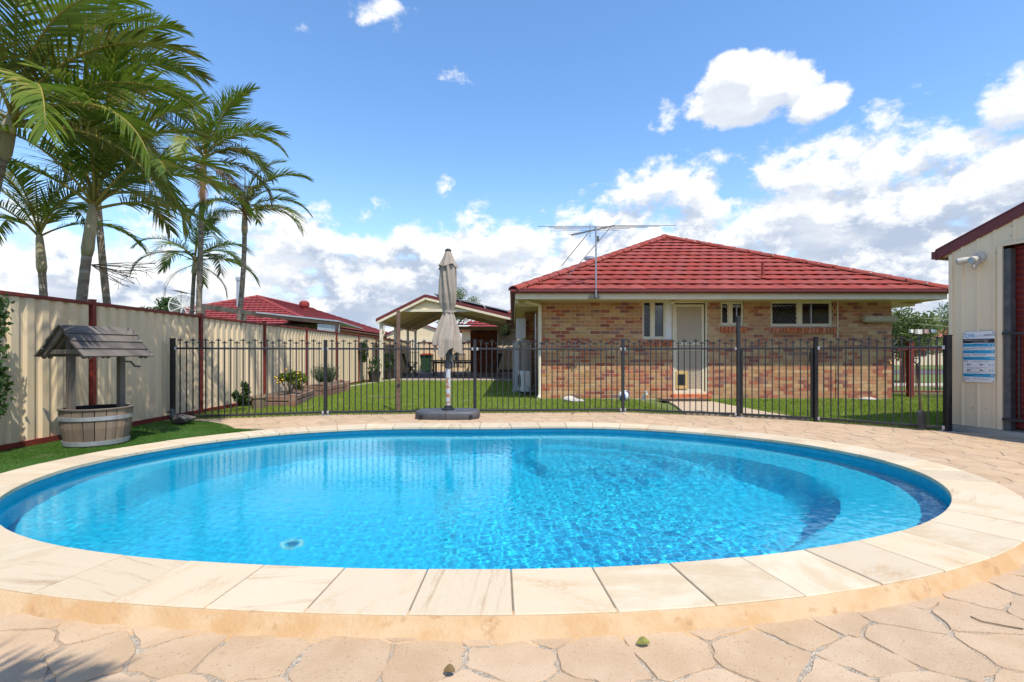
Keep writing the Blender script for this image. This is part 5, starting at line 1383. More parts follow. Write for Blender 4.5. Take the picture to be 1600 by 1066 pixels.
r2 = thing('house_roof', 'red tiled roof corner rising behind the patio cover beside the big roof', 'roof', (1, 22, 2.6))
mb = MB(); mb.bx(-.25, .4, 20.4, 27, 2.44, 2.62); mb.build('fascia', M['gutter'], r2)
tile_plane((-.35, 26.5, 2.66), (0,-1,0), (.9,0,.42), lambda v: 0, lambda v: 6.0-.9*v, 2.6, r2, M['rooftile2'], single=False)

# hanging basket
hb = thing('hanging_basket', 'dark hanging plant basket under the eave beside the patio', 'plant', (-.25, 19.9, 1.8))
mb = MB(); mb.lathe([(.02,0),(.14,.05),(.19,.17)], (-.25,19.9,1.80), 12); mb.tube([(-.25,19.9,1.97),(-.25,19.9,2.4)], .008, 4); mb.build('basket', M['potdark'], hb)
def leafball(name, c, r, n, m, parent, leaf=(.07,.03), seed=1, sc=(1,1,1), hollow=.35, up=.3, clumps=0, **kw):
    rng = np.random.RandomState(seed); C = []
    if clumps:
        cc = rng.normal(0, 1, (clumps, 3)); cc /= np.linalg.norm(cc, axis=1)[:,None]; cc *= rng.uniform(.35, .85, (clumps,1))
        k = rng.randint(0, clumps, n); dd = rng.normal(0, 1, (n,3)); dd /= np.linalg.norm(dd, axis=1)[:,None]; p = cc[k]+dd*rng.uniform(.05,.38,(n,1))**.7*.62
    else:
        p = rng.normal(0, 1, (n,3)); p /= np.linalg.norm(p, axis=1)[:,None]; p *= rng.uniform(hollow, 1, (n,1))**.6
    p = p*np.array(sc)*r+np.array(c)
    d = rng.normal(0, 1, (n,3)); d[:,2] += up; d /= np.linalg.norm(d, axis=1)[:,None]; e = np.cross(d, rng.normal(0,1,(n,3))); e /= np.linalg.norm(e, axis=1)[:,None]
    Lf_ = leaf[0]*rng.uniform(.6,1.3,(n,1)); Wf = leaf[1]*rng.uniform(.7,1.2,(n,1))
    V = np.stack([p-d*Lf_*.5, p+e*Wf*.5, p+d*Lf_*.5, p-e*Wf*.5], 1).reshape(-1,3)
    me = np_mesh(name, V-np.array(wloc(parent)) if parent is not None else V, np.arange(n*4).reshape(-1,4), m)
    o = bpy.data.objects.new(name, me); COL.objects.link(o); o.parent = parent; return props(o, **kw)
leafball('foliage', (-.25,19.9,2.0), .25, 260, M['leafdark'], hb, seed=2)

# wheelie bin
bn = thing('wheelie_bin', 'green wheelie bin with a red lid beside the patio fence', 'bin', at(667, 577, 26.6)); q = at(667, 580, 29.25); q.z = .0
mb = MB(); vs = [(-.27,-.3,.06),(.27,-.3,.06),(.27,.3,.06),(-.27,.3,.06),(-.33,-.38,1.0),(.33,-.38,1.0),(.33,.36,1.0),(-.33,.36,1.0)]
mb.add([q+Vector(v) for v in vs], [(0,3,2,1),(4,5,6,7),(0,1,5,4),(1,2,6,5),(2,3,7,6),(3,0,4,7)]); mb.box(q+Vector((0,-.02,1.0)), (.72,.82,.05)); mb.build('body', M['bingreen'], bn, bevel=.02)
mb = MB(); mb.box(q+Vector((0,-.02,1.05)), (.70,.80,.05)); mb.box(q+Vector((0,-.1,1.09)), (.5,.5,.05)); mb.build('lid', M['binred'], bn, bevel=.02)
for s in (-1,1): mb = MB(); mb.tube([q+Vector((s*.26,.34,.1)), q+Vector((s*.32,.34,.1))], .1, 14); mb.build('wheel', M['blackplastic'], bn)

# outdoor table and chairs
tb = thing('outdoor_table', 'dark timber outdoor dining table under the patio cover', 'table', (-2.95, 24.6, .04))
mb = MB(); mb.bx(-4.0,-1.6,24.1,25.1,.74,.78); mb.build('tabletop', M['outwood'], tb, bevel=.006)
for x in (-3.8,-1.8):
    for y in (24.2,25.0): mb = MB(); mb.box((x,y,.39), (.07,.07,.70)); mb.build('leg', M['outwood'], tb)
for k in range(1): mb = MB(); mb.bx(-3.8,-1.8,24.22,24.26,.62,.72); mb.build('apron', M['outwood'], tb)
def chair(x, y, rot, label):
    R = Matrix.Translation((x, y, .04)) @ Matrix.Rotation(rot, 4, 'Z'); root = thing('outdoor_chair', label, 'chair', (x, y, .04), 'timber chairs round the outdoor table')
    for k in range(5): mb = MB(R); mb.bx(-.23,.23,-.22+k*.09,-.15+k*.09,.42,.445); mb.build('seat_slat', M['outwood'], root)
    for k in range(6): mb = MB(R); mb.bar((-.20+k*.08,.24,.46), (-.20+k*.08,.38,1.02), .035, .015, up=(0,1,0)); mb.build('back_slat', M['outwood'], root)
    mb = MB(R); mb.bar((-.25,.39,1.03), (.25,.39,1.03), .05, .05); mb.build('top_rail', M['outwood'], root)
    for s in (-1, 1):
        mb = MB(R); mb.bar((s*.26,-.26,0), (s*.26,.22,.66), .03, .045, up=(0,1,0)); mb.build('leg', M['outwood'], root)
        mb = MB(R); mb.bar((s*.26,.30,0), (s*.26,-.22,.62), .03, .045, up=(0,1,0)); mb.build('leg', M['outwood'], root)
        mb = MB(R); mb.bar((s*.26,.20,.40), (s*.26,.40,1.04), .03, .045, up=(0,1,0)); mb.build('back_post', M['outwood'], root)
        mb = MB(R); mb.box((s*.26,.0,.65), (.05,.54,.025)); mb.build('armrest', M['outwood'], root)
chair(-4.75, 23.6, PI/2+.35, 'dark timber outdoor chair beside the green bin, seen from the side')
chair(-2.45, 23.35, PI+.05, 'dark timber outdoor chair with slatted back turned to the lawn, right of the umbrella')
chair(-.95, 23.7, -PI/2-.3, 'dark timber outdoor chair in the shade against the brown brick wall')
chair(-3.35, 25.5, .1, 'dark timber outdoor chair on the far side of the table, partly behind the umbrella')
fv = thing('flower_vase', 'grey vase of red flowers standing on the outdoor table', 'flowers', (-2.75,24.6,.78))
mb = MB(); mb.lathe([(.05,0),(.10,.08),(.09,.2),(.05,.3),(.07,.36)], (-2.75,24.6,.78), 14); mb.build('vase', M['galv'], fv, smooth=True)
leafball('blooms', (-2.72,24.6,1.42), .26, 220, M['flower'], fv, (.08,.06), seed=7); leafball('leaves', (-2.75,24.6,1.28), .2, 120, M['leafdark'], fv, seed=8)

# ---------------------------------------------------------------- small things on the lawn by the house
def ballobj():
    c = at(975, 621, 11.4); c.z = .13; root = thing('beach_ball', 'blue and white ball lying on the grass against the brick wall', 'ball', c-Vector((0,0,.13)))
    for k in range(6):
        mb = MB(); vs = []; a0 = 2*PI*k/6+.6; n = 5; m_ = 10
        for i in range(m_+1):
            ph = -PI/2+PI*i/m_
            for j in range(n+1): a = a0+2*PI/6*j/n; vs.append(c+Matrix.Rotation(.6, 3, 'X')@Vector((.13*math.cos(ph)*math.cos(a), .13*math.cos(ph)*math.sin(a), .13*math.sin(ph))))
        mb.add(vs, [(i*(n+1)+j, i*(n+1)+j+1, (i+1)*(n+1)+j+1, (i+1)*(n+1)+j) for i in range(m_) for j in range(n)])
        mb.build('panel', M['ballblue'] if k % 2 else M['ballwhite'], root, smooth='all')
ballobj()
def rock(px, py, Y, r, lab, sc=(1.5,1,.7), seed=1, m='rock'):
    c = at(px, py, Y); c.z = r*.35; mb = MB(); mb.sphere(c, r, 12, 8, sc); rg = random.Random(seed)
    mb.v = [c+(v-c)*rg.uniform(.88,1.1) for v in mb.v]; mb.build('rock', M[m], None, smooth='all', label=lab, cat='rock', group='pale rocks by the wall')
rock(890, 626, 11.5, .11, 'larger white rock on the grass left of the ball'); rock(901, 630, 11.2, .10, 'lower pale rock on the grass just right of the larger one', (1.7,1,.5), 2)
rock(1355, 621, 11.6, .10, 'flat pinkish rock at the wall foot near the right corner', (2.0,1,.5), 3)
p = at(1010, 624, 11.75)
mb = MB(); mb.tube([(p.x+.03,p.y+.2,.17),(p.x,p.y,.16)], .045, 12); mb.tube([(p.x,p.y-.002,.16),(p.x,p.y-.012,.16)], .05, 12, cap=False); mb.tube([(p.x-.05,p.y+.1,-.03),(p.x-.03,p.y+.1,.14)], .04, 10)
mb.build('drain_pipe', M['white'], None, smooth=True, label='stub of white drain pipe poking up from the grass right of the ball', cat='pipe')
mb = MB(); mb.box((3.92,11.45,.035), (1.05,.62,.012)); mb.build('door_mat', M['blackplastic'], None, label='dark door mat on the concrete path below the screen door', cat='mat')

# ---------------------------------------------------------------- garden beds along the side fence
def sleeper_box(name, label, poly, z1, courses, posts_):
    root = thing(name, label, 'planter', (*poly[0], 0), 'raised timber garden beds')
    for i in range(len(poly)-1):
        a = Vector((*poly[i],0)); b_ = Vector((*poly[i+1],0))
        for k in range(courses):
            h = z1/courses; z = h*(k+.5); mb = MB(); mb.bar(a+Vector((0,0,z)), b_+Vector((0,0,z)), .05, h-.022); mb.build('timber_sleeper', M['sleeper'], root, bevel=.006)
    for x, y in posts_: mb = MB(); mb.box((x,y,z1/2+.02), (.13,.13,z1+.04)); mb.build('corner_post', M['sleeper'], root, bevel=.006)
    mb = MB(); mb.add([(x,y,z1-.05) for x,y in poly]+[(-5.68,poly[-1][1],z1-.05),(-5.68,poly[0][1],z1-.05)], [tuple(range(len(poly)+2))]); mb.build('soil', M['soil'], root)
b1 = [(-5.15,10.3),(-4.5,10.25),(-4.85,12.2),(-5.6,12.6)]
sleeper_box('garden_bed', 'lower raised bed of red timber sleepers holding the citrus bush', b1, .22, 2, [(-4.5,10.25)])
b2 = [(-5.6,12.9),(-4.78,12.75),(-4.78,14.5),(-5.6,16.3)]
sleeper_box('garden_bed', 'farther raised timber bed holding the grey green rosemary bush', b2, .27, 2, [(-4.75,12.75),(-4.78,14.5)])
mb = MB(); mb.add([(-5.66,8.9,-.008),(-3.6,9.05,-.008),(-4.2,9.5,-.008),(-5.66,9.6,-.008)], [(0,1,2,3)]); mb.build('bare_soil', M['soil'], None, kind='structure')
def pot(x, y, r, h, z, m, parent):
    mb = MB(); mb.lathe([(r*.75,z),(r,z+h),(r*1.06,z+h),(r*1.06,z+h-.03),(r*.98,z+h-.03)], (x,y,0), 18, cap=False); mb.lathe([(.01,z+h-.05),(r*.97,z+h-.05)], (x,y,0), 16, cap=False); mb.build('pot', m, parent, smooth=True)
t = thing('potted_plant', 'square tan pot with dark leafy plant in front of the lower garden bed', 'plant', (-5.0,9.8,0)); pot(-4.98,9.8,.145,.26,0,M['terracotta'],t)
leafball('foliage', (-5.2,9.75,.27), .22, 600, M['leafdark'], t, (.10,.045), seed=5, sc=(1,.8,1.1), clumps=8)
t = thing('citrus_bush', 'yellow green citrus bush dotted with small fruit in the lower garden bed', 'bush', (-5.04,11.3,.2))
mb = MB()
for k in range(6): a = k*1.05; mb.tube([(-5.04,11.3,.15),(-5.04+.08*math.cos(a),11.3+.08*math.sin(a),.3),(-5.04+.24*math.cos(a),11.3+.24*math.sin(a),.55)], [.018,.013,.006], 5)
mb.build('stem', M['bark'], t)
leafball('foliage', (-5.04,11.3,.50), .36, 1300, M['leafyel'], t, (.075,.034), seed=6, sc=(1.15,.9,.85), clumps=12)
rg = random.Random(2)
for k in range(22):
    a = rg.uniform(0,6.28); ph = rg.uniform(-.8,1); r = rg.uniform(.24,.36); mb = MB(); c = Vector((-5.04+r*1.1*math.cos(a)*math.cos(ph), 11.3+r*.9*math.sin(a)*math.cos(ph), .50+r*.8*math.sin(ph))); mb.sphere(c, .021, 8, 6); mb.build('fruit', M['citrus'], t, smooth='all')
t = thing('rosemary_bush', 'grey green upright bush growing in the farther timber bed', 'bush', (-5.1,13.6,.2))
rngn = np.random.RandomState(4); V = []
for k in range(520):
    a = rngn.uniform(0, 2*PI); s = rngn.uniform(0,1)**.7*.32; L = rngn.uniform(.3,.62); b0 = np.array([-5.1+.08*math.cos(a), 13.6+.08*math.sin(a), .22]); tipv = b0+np.array([s*math.cos(a), s*math.sin(a), L*(1-s*.6)])
    for j in range(9):
        u = .25+.75*j/9+rngn.uniform(0,.08); p = b0*(1-u)+tipv*u; d = rngn.normal(0,1,3); d[2] = abs(d[2])+.6; d /= np.linalg.norm(d); e = np.cross(d, [0,0,1]); e /= np.linalg.norm(e)+1e-6; V += [p, p+d*.03+e*.006, p+d*.065, p+d*.03-e*.006]
V = np.array(V)-np.array([-5.1,13.6,.2]); o = put(np_mesh('foliage', V, np.arange(len(V)).reshape(-1,4), M['leafgrey']), 'foliage', t, (-5.1,13.6,.2))
for (px, py, Y, lab, sd, hh) in ((585,597,19.0,'small dark pot with sparse leaves by the side fence near the patio',3,.25),(607,589,21.0,'dark pot with upright spiky leaves by the side fence at the patio edge',4,.6)):
    q = at(px, py, Y); q.x = max(q.x, -5.45); t = thing('potted_plant', lab, 'plant', (q.x,q.y,0)); pot(q.x,q.y,.24,.38,.02,M['potdark'],t)
    leafball('foliage', (q.x,q.y,.5+hh*.4), .28, 160, M['leafdark'], t, (.22,.05), seed=sd, sc=(1,1,1+hh), up=2.0)
for (px, Y, lab) in ((569,18.6,'trailing plant in a basket hung on the side fence, nearer one'),(613.5,23.9,'trailing plant in a basket hung on the side fence, farther one')):
    t = thing('wall_planter', lab, 'plant', (-5.55,Y,1.3)); leafball('foliage', (-5.5,Y,1.2), .30, 420, M['leafdark'], t, (.12,.05), seed=int(px), sc=(.45,.8,1.5)); mb = MB(); mb.box((-5.58,Y,1.42), (.12,.45,.16)); mb.build('basket', M['potdark'], t)

# climbing vine at the left edge of the view
t = thing('climbing_vine', 'glossy green climbing vine on the near end of the cream fence', 'vine', (-5.6,5.2,0))
rngn = np.random.RandomState(9); mb = MB()
for k in range(14):
    y = 4.55+rngn.uniform(0,.7); pts = [Vector((-5.64, y+.1*math.sin(i*.9+k), .25+i*.17)) for i in range(8)]; mb.tube(pts, .007, 5)
mb.build('stem', M['bark'], t)
n = 2600; zz = rngn.uniform(.38,1.72,n); edge = 5.44-.05*np.sin(zz*7)-.10*(zz-1.1)**2; yy = edge-np.abs(rngn.normal(0,.5,n)); xx = -5.62+rngn.uniform(0,.16,n)
d = rngn.normal(0,1,(n,3)); d[:,2] -= .6; d[:,0] *= .5; d /= np.linalg.norm(d,axis=1)[:,None]; e = np.cross(d, rngn.normal(0,.5,(n,3))+np.array([1,0,0])); e /= np.linalg.norm(e,axis=1)[:,None]; p = np.stack([xx,yy,zz],-1); Ls_ = rngn.uniform(.04,.08,(n,1))
V = np.stack([p, p+d*Ls_*.4+e*Ls_*.32, p+d*Ls_, p+d*Ls_*.4-e*Ls_*.32],1).reshape(-1,3); put(np_mesh('foliage', V-np.array([-5.6,5.2,0]), np.arange(n*4).reshape(-1,4), M['leafdark']), 'foliage', t, (-5.6,5.2,0))
# toilet-roll sized skimmer rope ring omitted; leaf litter on the paving
for (px, py, s, lab) in ((1005,1010,.03,'curled yellow green leaf lying on the stone paving'),(702,1054,.024,'small dry brown leaf near the bottom middle of the paving'),):
    Y = FPX*EYE/(py-553); c = at(px, py, Y); c.z = .004; mb = MB(); vs = []
    for i in range(7):
        t_ = i/6; w = s*.55*math.sin(PI*t_)**.8+.001
        vs += [c+Vector((s*(t_-.5)*1.6, -w, .004+.010*math.sin(t_*3))), c+Vector((s*(t_-.5)*1.6, 0, .002+.012*math.sin(t_*3))), c+Vector((s*(t_-.5)*1.6, w, .012+.012*math.sin(t_*3)))]
    mb.add(vs, [(3*i+j, 3*i+3+j, 3*i+4+j, 3*i+1+j) for i in range(6) for j in (0,1)]); mb.build('fallen_leaf', mat('dry_leaf', (.22,.22,.03) if s > .028 else (.16,.08,.03), (.12,.10,.03), 60, .7), None, smooth='all', label=lab, cat='leaf')
Y = FPX*EYE/(975-553); c = at(1558, 975, Y); mb = MB(); mb.tube([c+Vector((-.06,.05,.004-c.z)), c+Vector((-.055,.01,.006-c.z)), c+Vector((.02,-.03,.006-c.z)), c+Vector((.06,-.045,.005-c.z))], .0025, 5); mb.build('twig', M['bark'], None, label='bent brown twig lying on the paving at the lower right', cat='twig')

# ---------------------------------------------------------------- right hand background
rf = thing('picket_railing', 'dark red metal picket railing between the brick house corner and the shed', 'fence', (11, 12.6, 0))
for z in (.14,1.20): mb = MB(); mb.bar((9.25,12.6,z), (13.4,12.3,z), .03, .035); mb.build('rail', M['redpost'], rf)
for k in range(44):
    x = 9.30+k*.094; mb = MB(); mb.box((x, 12.6-.3*(x-9.25)/4.15, .68), (.018,.018,1.08)); mb.build('picket', M['redpost'], rf)
mb = MB(); mb.box((X3(1420,12.6),12.56,.68), (.13,.10,1.36)); mb.box((X3(1420,12.6),12.56,1.37), (.15,.12,.02)); mb.build('post', M['redpost'], rf)
mb = MB(); mb.prism([(9.3,12.75),(14,12.6),(14,14.0),(9.3,14.2)], -.03, .0); mb.build('garden_strip', M['soil'], None, kind='structure')
def tree(x, y, h, r, lab, seed, lean=0, m='leafmid', n=9000, trunk_h=.45, leaf=(.16,.07), name='tree', clumps=26, sc=(1,1,.72), group=None):
    rg = random.Random(seed); root = thing(name, lab, 'tree', (x,y,0), group); c = Vector((x+lean, y, h-r*sc[2]))
    mb = MB(); fork = Vector((x+lean*.4, y, h*trunk_h))
    mb.tube([(x,y,-.05), (x+lean*.15,y,h*trunk_h*.5), fork], [.035*h,.028*h,.022*h], 9)
    for k in range(7):
        a = 2*PI*k/7+rg.uniform(-.3,.3); e = c+Vector((math.cos(a)*r*rg.uniform(.4,.8), math.sin(a)*r*rg.uniform(.4,.8), r*rg.uniform(-.15,.4)))
        mid = fork.lerp(e, .5)+Vector((rg.uniform(-.1,.1)*r, rg.uniform(-.1,.1)*r, .12*r)); mb.tube([fork, mid, e], [.014*h,.009*h,.003*h], 6)
    mb.build('trunk', M['bark'], root, smooth=True)
    leafball('crown', tuple(c), r, n, M[m], root, leaf, seed=seed, sc=sc, clumps=clumps)
tree(15.7, 20, 3.25, 1.75, 'small leafy street tree with forked trunk beyond the red railing', 3, n=5200)
tree(14.2, 24, 2.9, 1.35, 'bushy tree close to the brick house corner beyond the red railing', 5, n=6000, trunk_h=.3)
tree(30.5, 33, 4.9, 2.6, 'rounded tree farther off across the street behind the street tree', 6, n=7000)
tree(13.9, 15.2, 1.25, .55, 'low leafy shrub just behind the red railing by the shed', 8, n=1600, m='leafyel', leaf=(.12,.05), trunk_h=.2, name='shrub')
tree(-17.8, 25.5, 4.0, 1.3, 'round dark tree showing above the side fence left of the satellite dish', 9, n=6000, m='leafdark')
tree(-4.7, 39.5, 6.2, 2.2, 'feathery green tree behind the far shed, seen under the patio roof', 10, n=7000)
tree(-27, 41, 4.6, 2.2, 'dark green bush far off beyond the side fence at the left of the dish tree', 12, n=4000, m='leafdark')
h2 = thing('far_house', 'distant house with orange red roof across the street past the shed', 'house', (43,52,0))
mb = MB(); mb.bx(38,52,50,58,-.05,2.6); mb.build('wall', M['cream'], h2)
mb = MB(); mb.add([(37.3,49.3,2.6),(52.7,49.3,2.6),(52.7,58.7,2.6),(37.3,58.7,2.6),(42,54,4.6),(48,54,4.6)], [(0,1,5,4),(1,2,5),(2,3,4,5),(3,0,4),(0,3,2,1)]); mb.build('roof', mat('orange_roof', (.42,.13,.07), (.35,.10,.06), 2, .7), h2)
for x in (40,43.5,48): mb = MB(); mb.bx(x,x+1.5,49.94,49.99,.9,2.1); mb.build('window', M['solar'], h2)
M['pinkcloth'] = mat('pale_pink_cloth', (.55,.35,.33)); M['bluecloth'] = mat('pale_blue_cloth', (.35,.45,.55))
for k, (px, w, h, m, lab) in enumerate(((1424,.08,.07,'ballwhite','small white cloth pegged on the clothesline nearest the brick corner'),(1436,.12,.10,'white','larger white cloth hanging on the clothesline'),(1447,.09,.08,'pinkcloth','pale pink cloth hanging on the clothesline'),(1458,.08,.06,'bluecloth','pale blue cloth hanging on the clothesline nearest the shed'))):
    c = at(px, 516, 12.9); mb = MB(); n = 8; vs = []
    for i in range(n+1):
        x = c.x+(i/n-.5)*w*1.6; y = c.y+.012*math.sin(i*1.7+k); vs += [(x, y, c.z+.02), (x+.01, y+.02*math.sin(i+k), c.z-h)]
    mb.add(vs, [(2*i, 2*i+2, 2*i+3, 2*i+1) for i in range(n)]); mb.add([(v[0], v[1]+.008, v[2]) for v in vs], [(2*i, 2*i+1, 2*i+3, 2*i+2) for i in range(n)]); mb.build('hanging_cloth', M[m], None, smooth='all', label=lab, cat='laundry')
# ---------------------------------------------------------------- neighbours on the left
nh = thing('neighbour_house', 'neighbouring house with red tiled hip roof beyond the side fence', 'house', (-15,25,0))
e0, e1, yb0, yb1, ez = -20.3, -9.6, 24.4, 44, 2.5; A1 = Vector((-15.3,30.0,4.50)); A2 = Vector((-15.3,38.5,4.50))
mb = MB(); mb.bx(e0+.7, e1-.7, yb0+.7, yb1-.7, 0, 2.5); mb.build('wall', M['brick0'], nh)
mb = MB(); mb.add([(e0,yb0,ez),(e1,yb0,ez),(e1,yb1,ez),(e0,yb1,ez),A1,A2], [(0,1,4),(1,2,5,4),(2,3,5),(3,0,4,5),(0,3,2,1)]); nr = mb.build('roof', M['gutter'], nh)
L1 = math.hypot(A1.y-yb0, A1.z-ez); V1 = Vector((0,(A1.y-yb0)/L1,(A1.z-ez)/L1)); W1 = e1-e0; ap = A1.x-e0
tile_plane((e0,yb0,ez+.03),(1,0,0),V1,lambda v: ap*v/L1, lambda v: W1-(W1-ap)*v/L1, L1, nr, M['rooftile2'], single=False, ncol=4, lip=.05)
L2 = math.hypot(e1-A1.x, A1.z-ez); V2 = Vector((-(e1-A1.x)/L2,0,(A1.z-ez)/L2)); D2 = yb1-yb0
tile_plane((e1,yb0,ez+.03),(0,1,0),V2,lambda v: (A1.y-yb0)*v/L2, lambda v: D2-(yb1-A2.y)*v/L2, L2, nr, M['rooftile2'], single=False, ncol=4, lip=.05)
ridge_caps((e0,yb0,ez+.06), A1+Vector((0,0,.05)), nr, M['rooftile2'], single=False, point=False); ridge_caps((e1,yb0,ez+.06), A1+Vector((0,0,.05)), nr, M['rooftile2'], single=False, point=False); ridge_caps(A1+Vector((0,0,.05)), A2+Vector((0,0,.05)), nr, M['rooftile2'], single=False, point=False)
gutter(nh, [(e0,yb0,0),(e1,yb0,0)], M['gutter'], z=2.38); gutter(nh, [(e1,yb0,0),(e1,yb1,0)], M['gutter'], z=2.38)
q = at(475.5, 482, 33); mb = MB(); mb.lathe([(.22,-.25),(.22,.10),(.30,.12),(.33,.22),(.30,.40),(.15,.50),(.02,.52)], q, 18); mb.build('roof_vent', M['rooftile2'], nr, smooth=True)
q = at(374, 470, 27.6); mb = MB(); mb.tube([q+Vector((0,0,-.6)), q+Vector((0,0,1.2))], .15, 16); mb.lathe([(.19,1.12),(.19,1.26),(.12,1.30)], q, 16); mb.build('flue', M['galv'], nr, smooth=True)
aw = thing('neighbour_awning', 'low steel roofed patio awning with dark opening beyond the side fence', 'awning', (-9,20,0))
a, b_ = at(398,489,21.5), at(529,503,21.5)
mb = MB(); mb.add([a,b_,b_+Vector((0,3.5,-.15)),a+Vector((0,3.5,-.15)),a+Vector((0,0,.06)),b_+Vector((0,0,.06)),b_+Vector((0,3.5,-.09)),a+Vector((0,3.5,-.09))],[(0,3,2,1),(4,5,6,7),(0,1,5,4),(1,2,6,5),(2,3,7,6),(3,0,4,7)]); mb.build('roof_sheet', M['galv'], aw)
mb = MB(); mb.bar(a+Vector((0,.05,-.09)), b_+Vector((0,.05,-.09)), .06, .12); mb.build('beam', M['outwood'], aw)
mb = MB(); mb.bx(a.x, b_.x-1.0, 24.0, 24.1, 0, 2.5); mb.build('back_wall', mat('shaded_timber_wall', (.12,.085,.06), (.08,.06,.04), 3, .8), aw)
mb = MB(); mb.bx(b_.x-.95, b_.x, 21.6, 21.66, 0, 2.38); mb.build('side_panel', M['galv'], aw)
for x in (a.x+.1, b_.x-.1): mb = MB(); mb.box((x,21.56,1.15),(.1,.1,2.3)); mb.build('post', M['outwood'], aw)
pg = thing('timber_pergola', 'old grey timber pergola frame showing above the side fence by the palm trunks', 'pergola', (-9,16,0))
a, b_ = at(310,478,15.5), at(398,490.5,19.0)
mb = MB(); mb.bar(a, b_, .09, .16); mb.build('beam', M['wood'], pg)
for t_ in (.06,.78): c = a.lerp(b_, t_); mb = MB(); mb.bar(c-Vector((0,0,.08)), Vector((c.x,c.y,0)), .12, .12); mb.build('post', M['wood'], pg)
ds = thing('satellite_dish', 'large white mesh satellite dish with crossed braces above the side fence', 'satellite dish', (-9.9,15,0))
c = at(286, 479, 15.0); mb = MB(); fr = Vector((.55,-.83,.1)).normalized(); sd = fr.cross(Vector((0,0,1))).normalized(); up_ = sd.cross(fr); r = .36
ring = [c+sd*r*math.cos(2*PI*k/28)+up_*r*math.sin(2*PI*k/28) for k in range(29)]; mb.tube(ring, .014, 6, cap=False); mb.build('rim', M['white'], ds)
mb = MB(); vs = []
for i in range(6):
    rr = r*i/5
    for k in range(28): vs.append(c+sd*rr*math.cos(2*PI*k/28)+up_*rr*math.sin(2*PI*k/28)-fr*.10*(1-(i/5)**2))
mb.add(vs, [(i*28+k, i*28+(k+1)%28, (i+1)*28+(k+1)%28, (i+1)*28+k) for i in range(5) for k in range(28)]); mb.build('mesh_reflector', screenmat('dish_mesh', (.30,.30,.30), .32, 1), ds, smooth='all')
for k in range(4):
    a_ = PI*k/4+.3; mb = MB(); mb.bar(c+sd*r*math.cos(a_)+up_*r*math.sin(a_)+fr*.01, c-sd*r*math.cos(a_)-up_*r*math.sin(a_)+fr*.01, .02, .02); mb.build('brace', M['white'], ds)
mb = MB(); mb.tube([c-fr*.1, Vector((c.x-.1,c.y+.2,.0))], .04, 8); mb.build('mast', M['galv'], ds)
an = thing('tv_antenna', 'small television antenna on a thin mast above the satellite dish', 'antenna', at(283,470,22)); q = at(283,457,22)
mb = MB(); mb.tube([q, Vector((q.x,q.y,2.0))], .02, 6); mb.build('mast', M['galv'], an)
mb = MB(); mb.bar(q+Vector((-.2,0,.08)), q+Vector((.25,0,-.06)), .03, .03)
for k in range(5): p = q+Vector((-.2+.1*k,0,.08-.03*k)); mb.tube([p+Vector((-.12,-.2,0)), p+Vector((.12,.2,0))], .008, 4)
mb.build('boom', M['outwood'], an)
fs = thing('far_shed', 'cream gabled shed with red roof edge behind the far steel fence', 'shed', (-5,34,0))
g0, g1, gy = -8.4, -3.9, 33.5; gp = at(640-20,501,gy)
mb = MB(); zz = 2.75; xp = (g0+g1)/2; mb.extr([(g0,gy,0),(g1,gy,0),(g1,gy,2.35),(xp-.4,gy,3.15),(g0,gy,2.35)], (0,4,0)); mb.build('wall', M['colorbond'], fs)
for a_, b2_ in (((g0-.2,2.33),(xp-.4,3.22)),((g1+.2,2.33),(xp-.4,3.22))): mb = MB(); mb.bar((a_[0],gy-.06,a_[1]),(b2_[0],gy-.06,b2_[1]),.06,.10); mb.build('barge_board', M['gutter'], fs)
mb = MB(); mb.bx(g0+.6,g1-.8,gy-.03,gy-.005,1.2,2.2); mb.build('roller_door', M['shedsheet'], fs)

bh = thing('back_house', 'cream weatherboard house with red roof behind the far steel fence', 'house', (0,36,0))
mb = MB(); mb.bx(-3.6,3,36,42,0,2.75); mb.build('wall', M['cream'], bh)
for k in range(12): mb = MB(); mb.bx(-3.62,3.0,35.965,35.995,.9+k*.15,1.035+k*.15); mb.build('weatherboard', M['cream'], bh)
mb = MB(); mb.add([(-4.1,35.5,2.75),(3.5,35.5,2.75),(3.5,42.5,2.75),(-4.1,42.5,2.75),(-1,39,4.0),(1,39,4.0)],[(0,1,5,4),(1,2,5),(2,3,4,5),(3,0,4),(0,3,2,1)]); mb.build('roof', M['rooftile2'], bh)
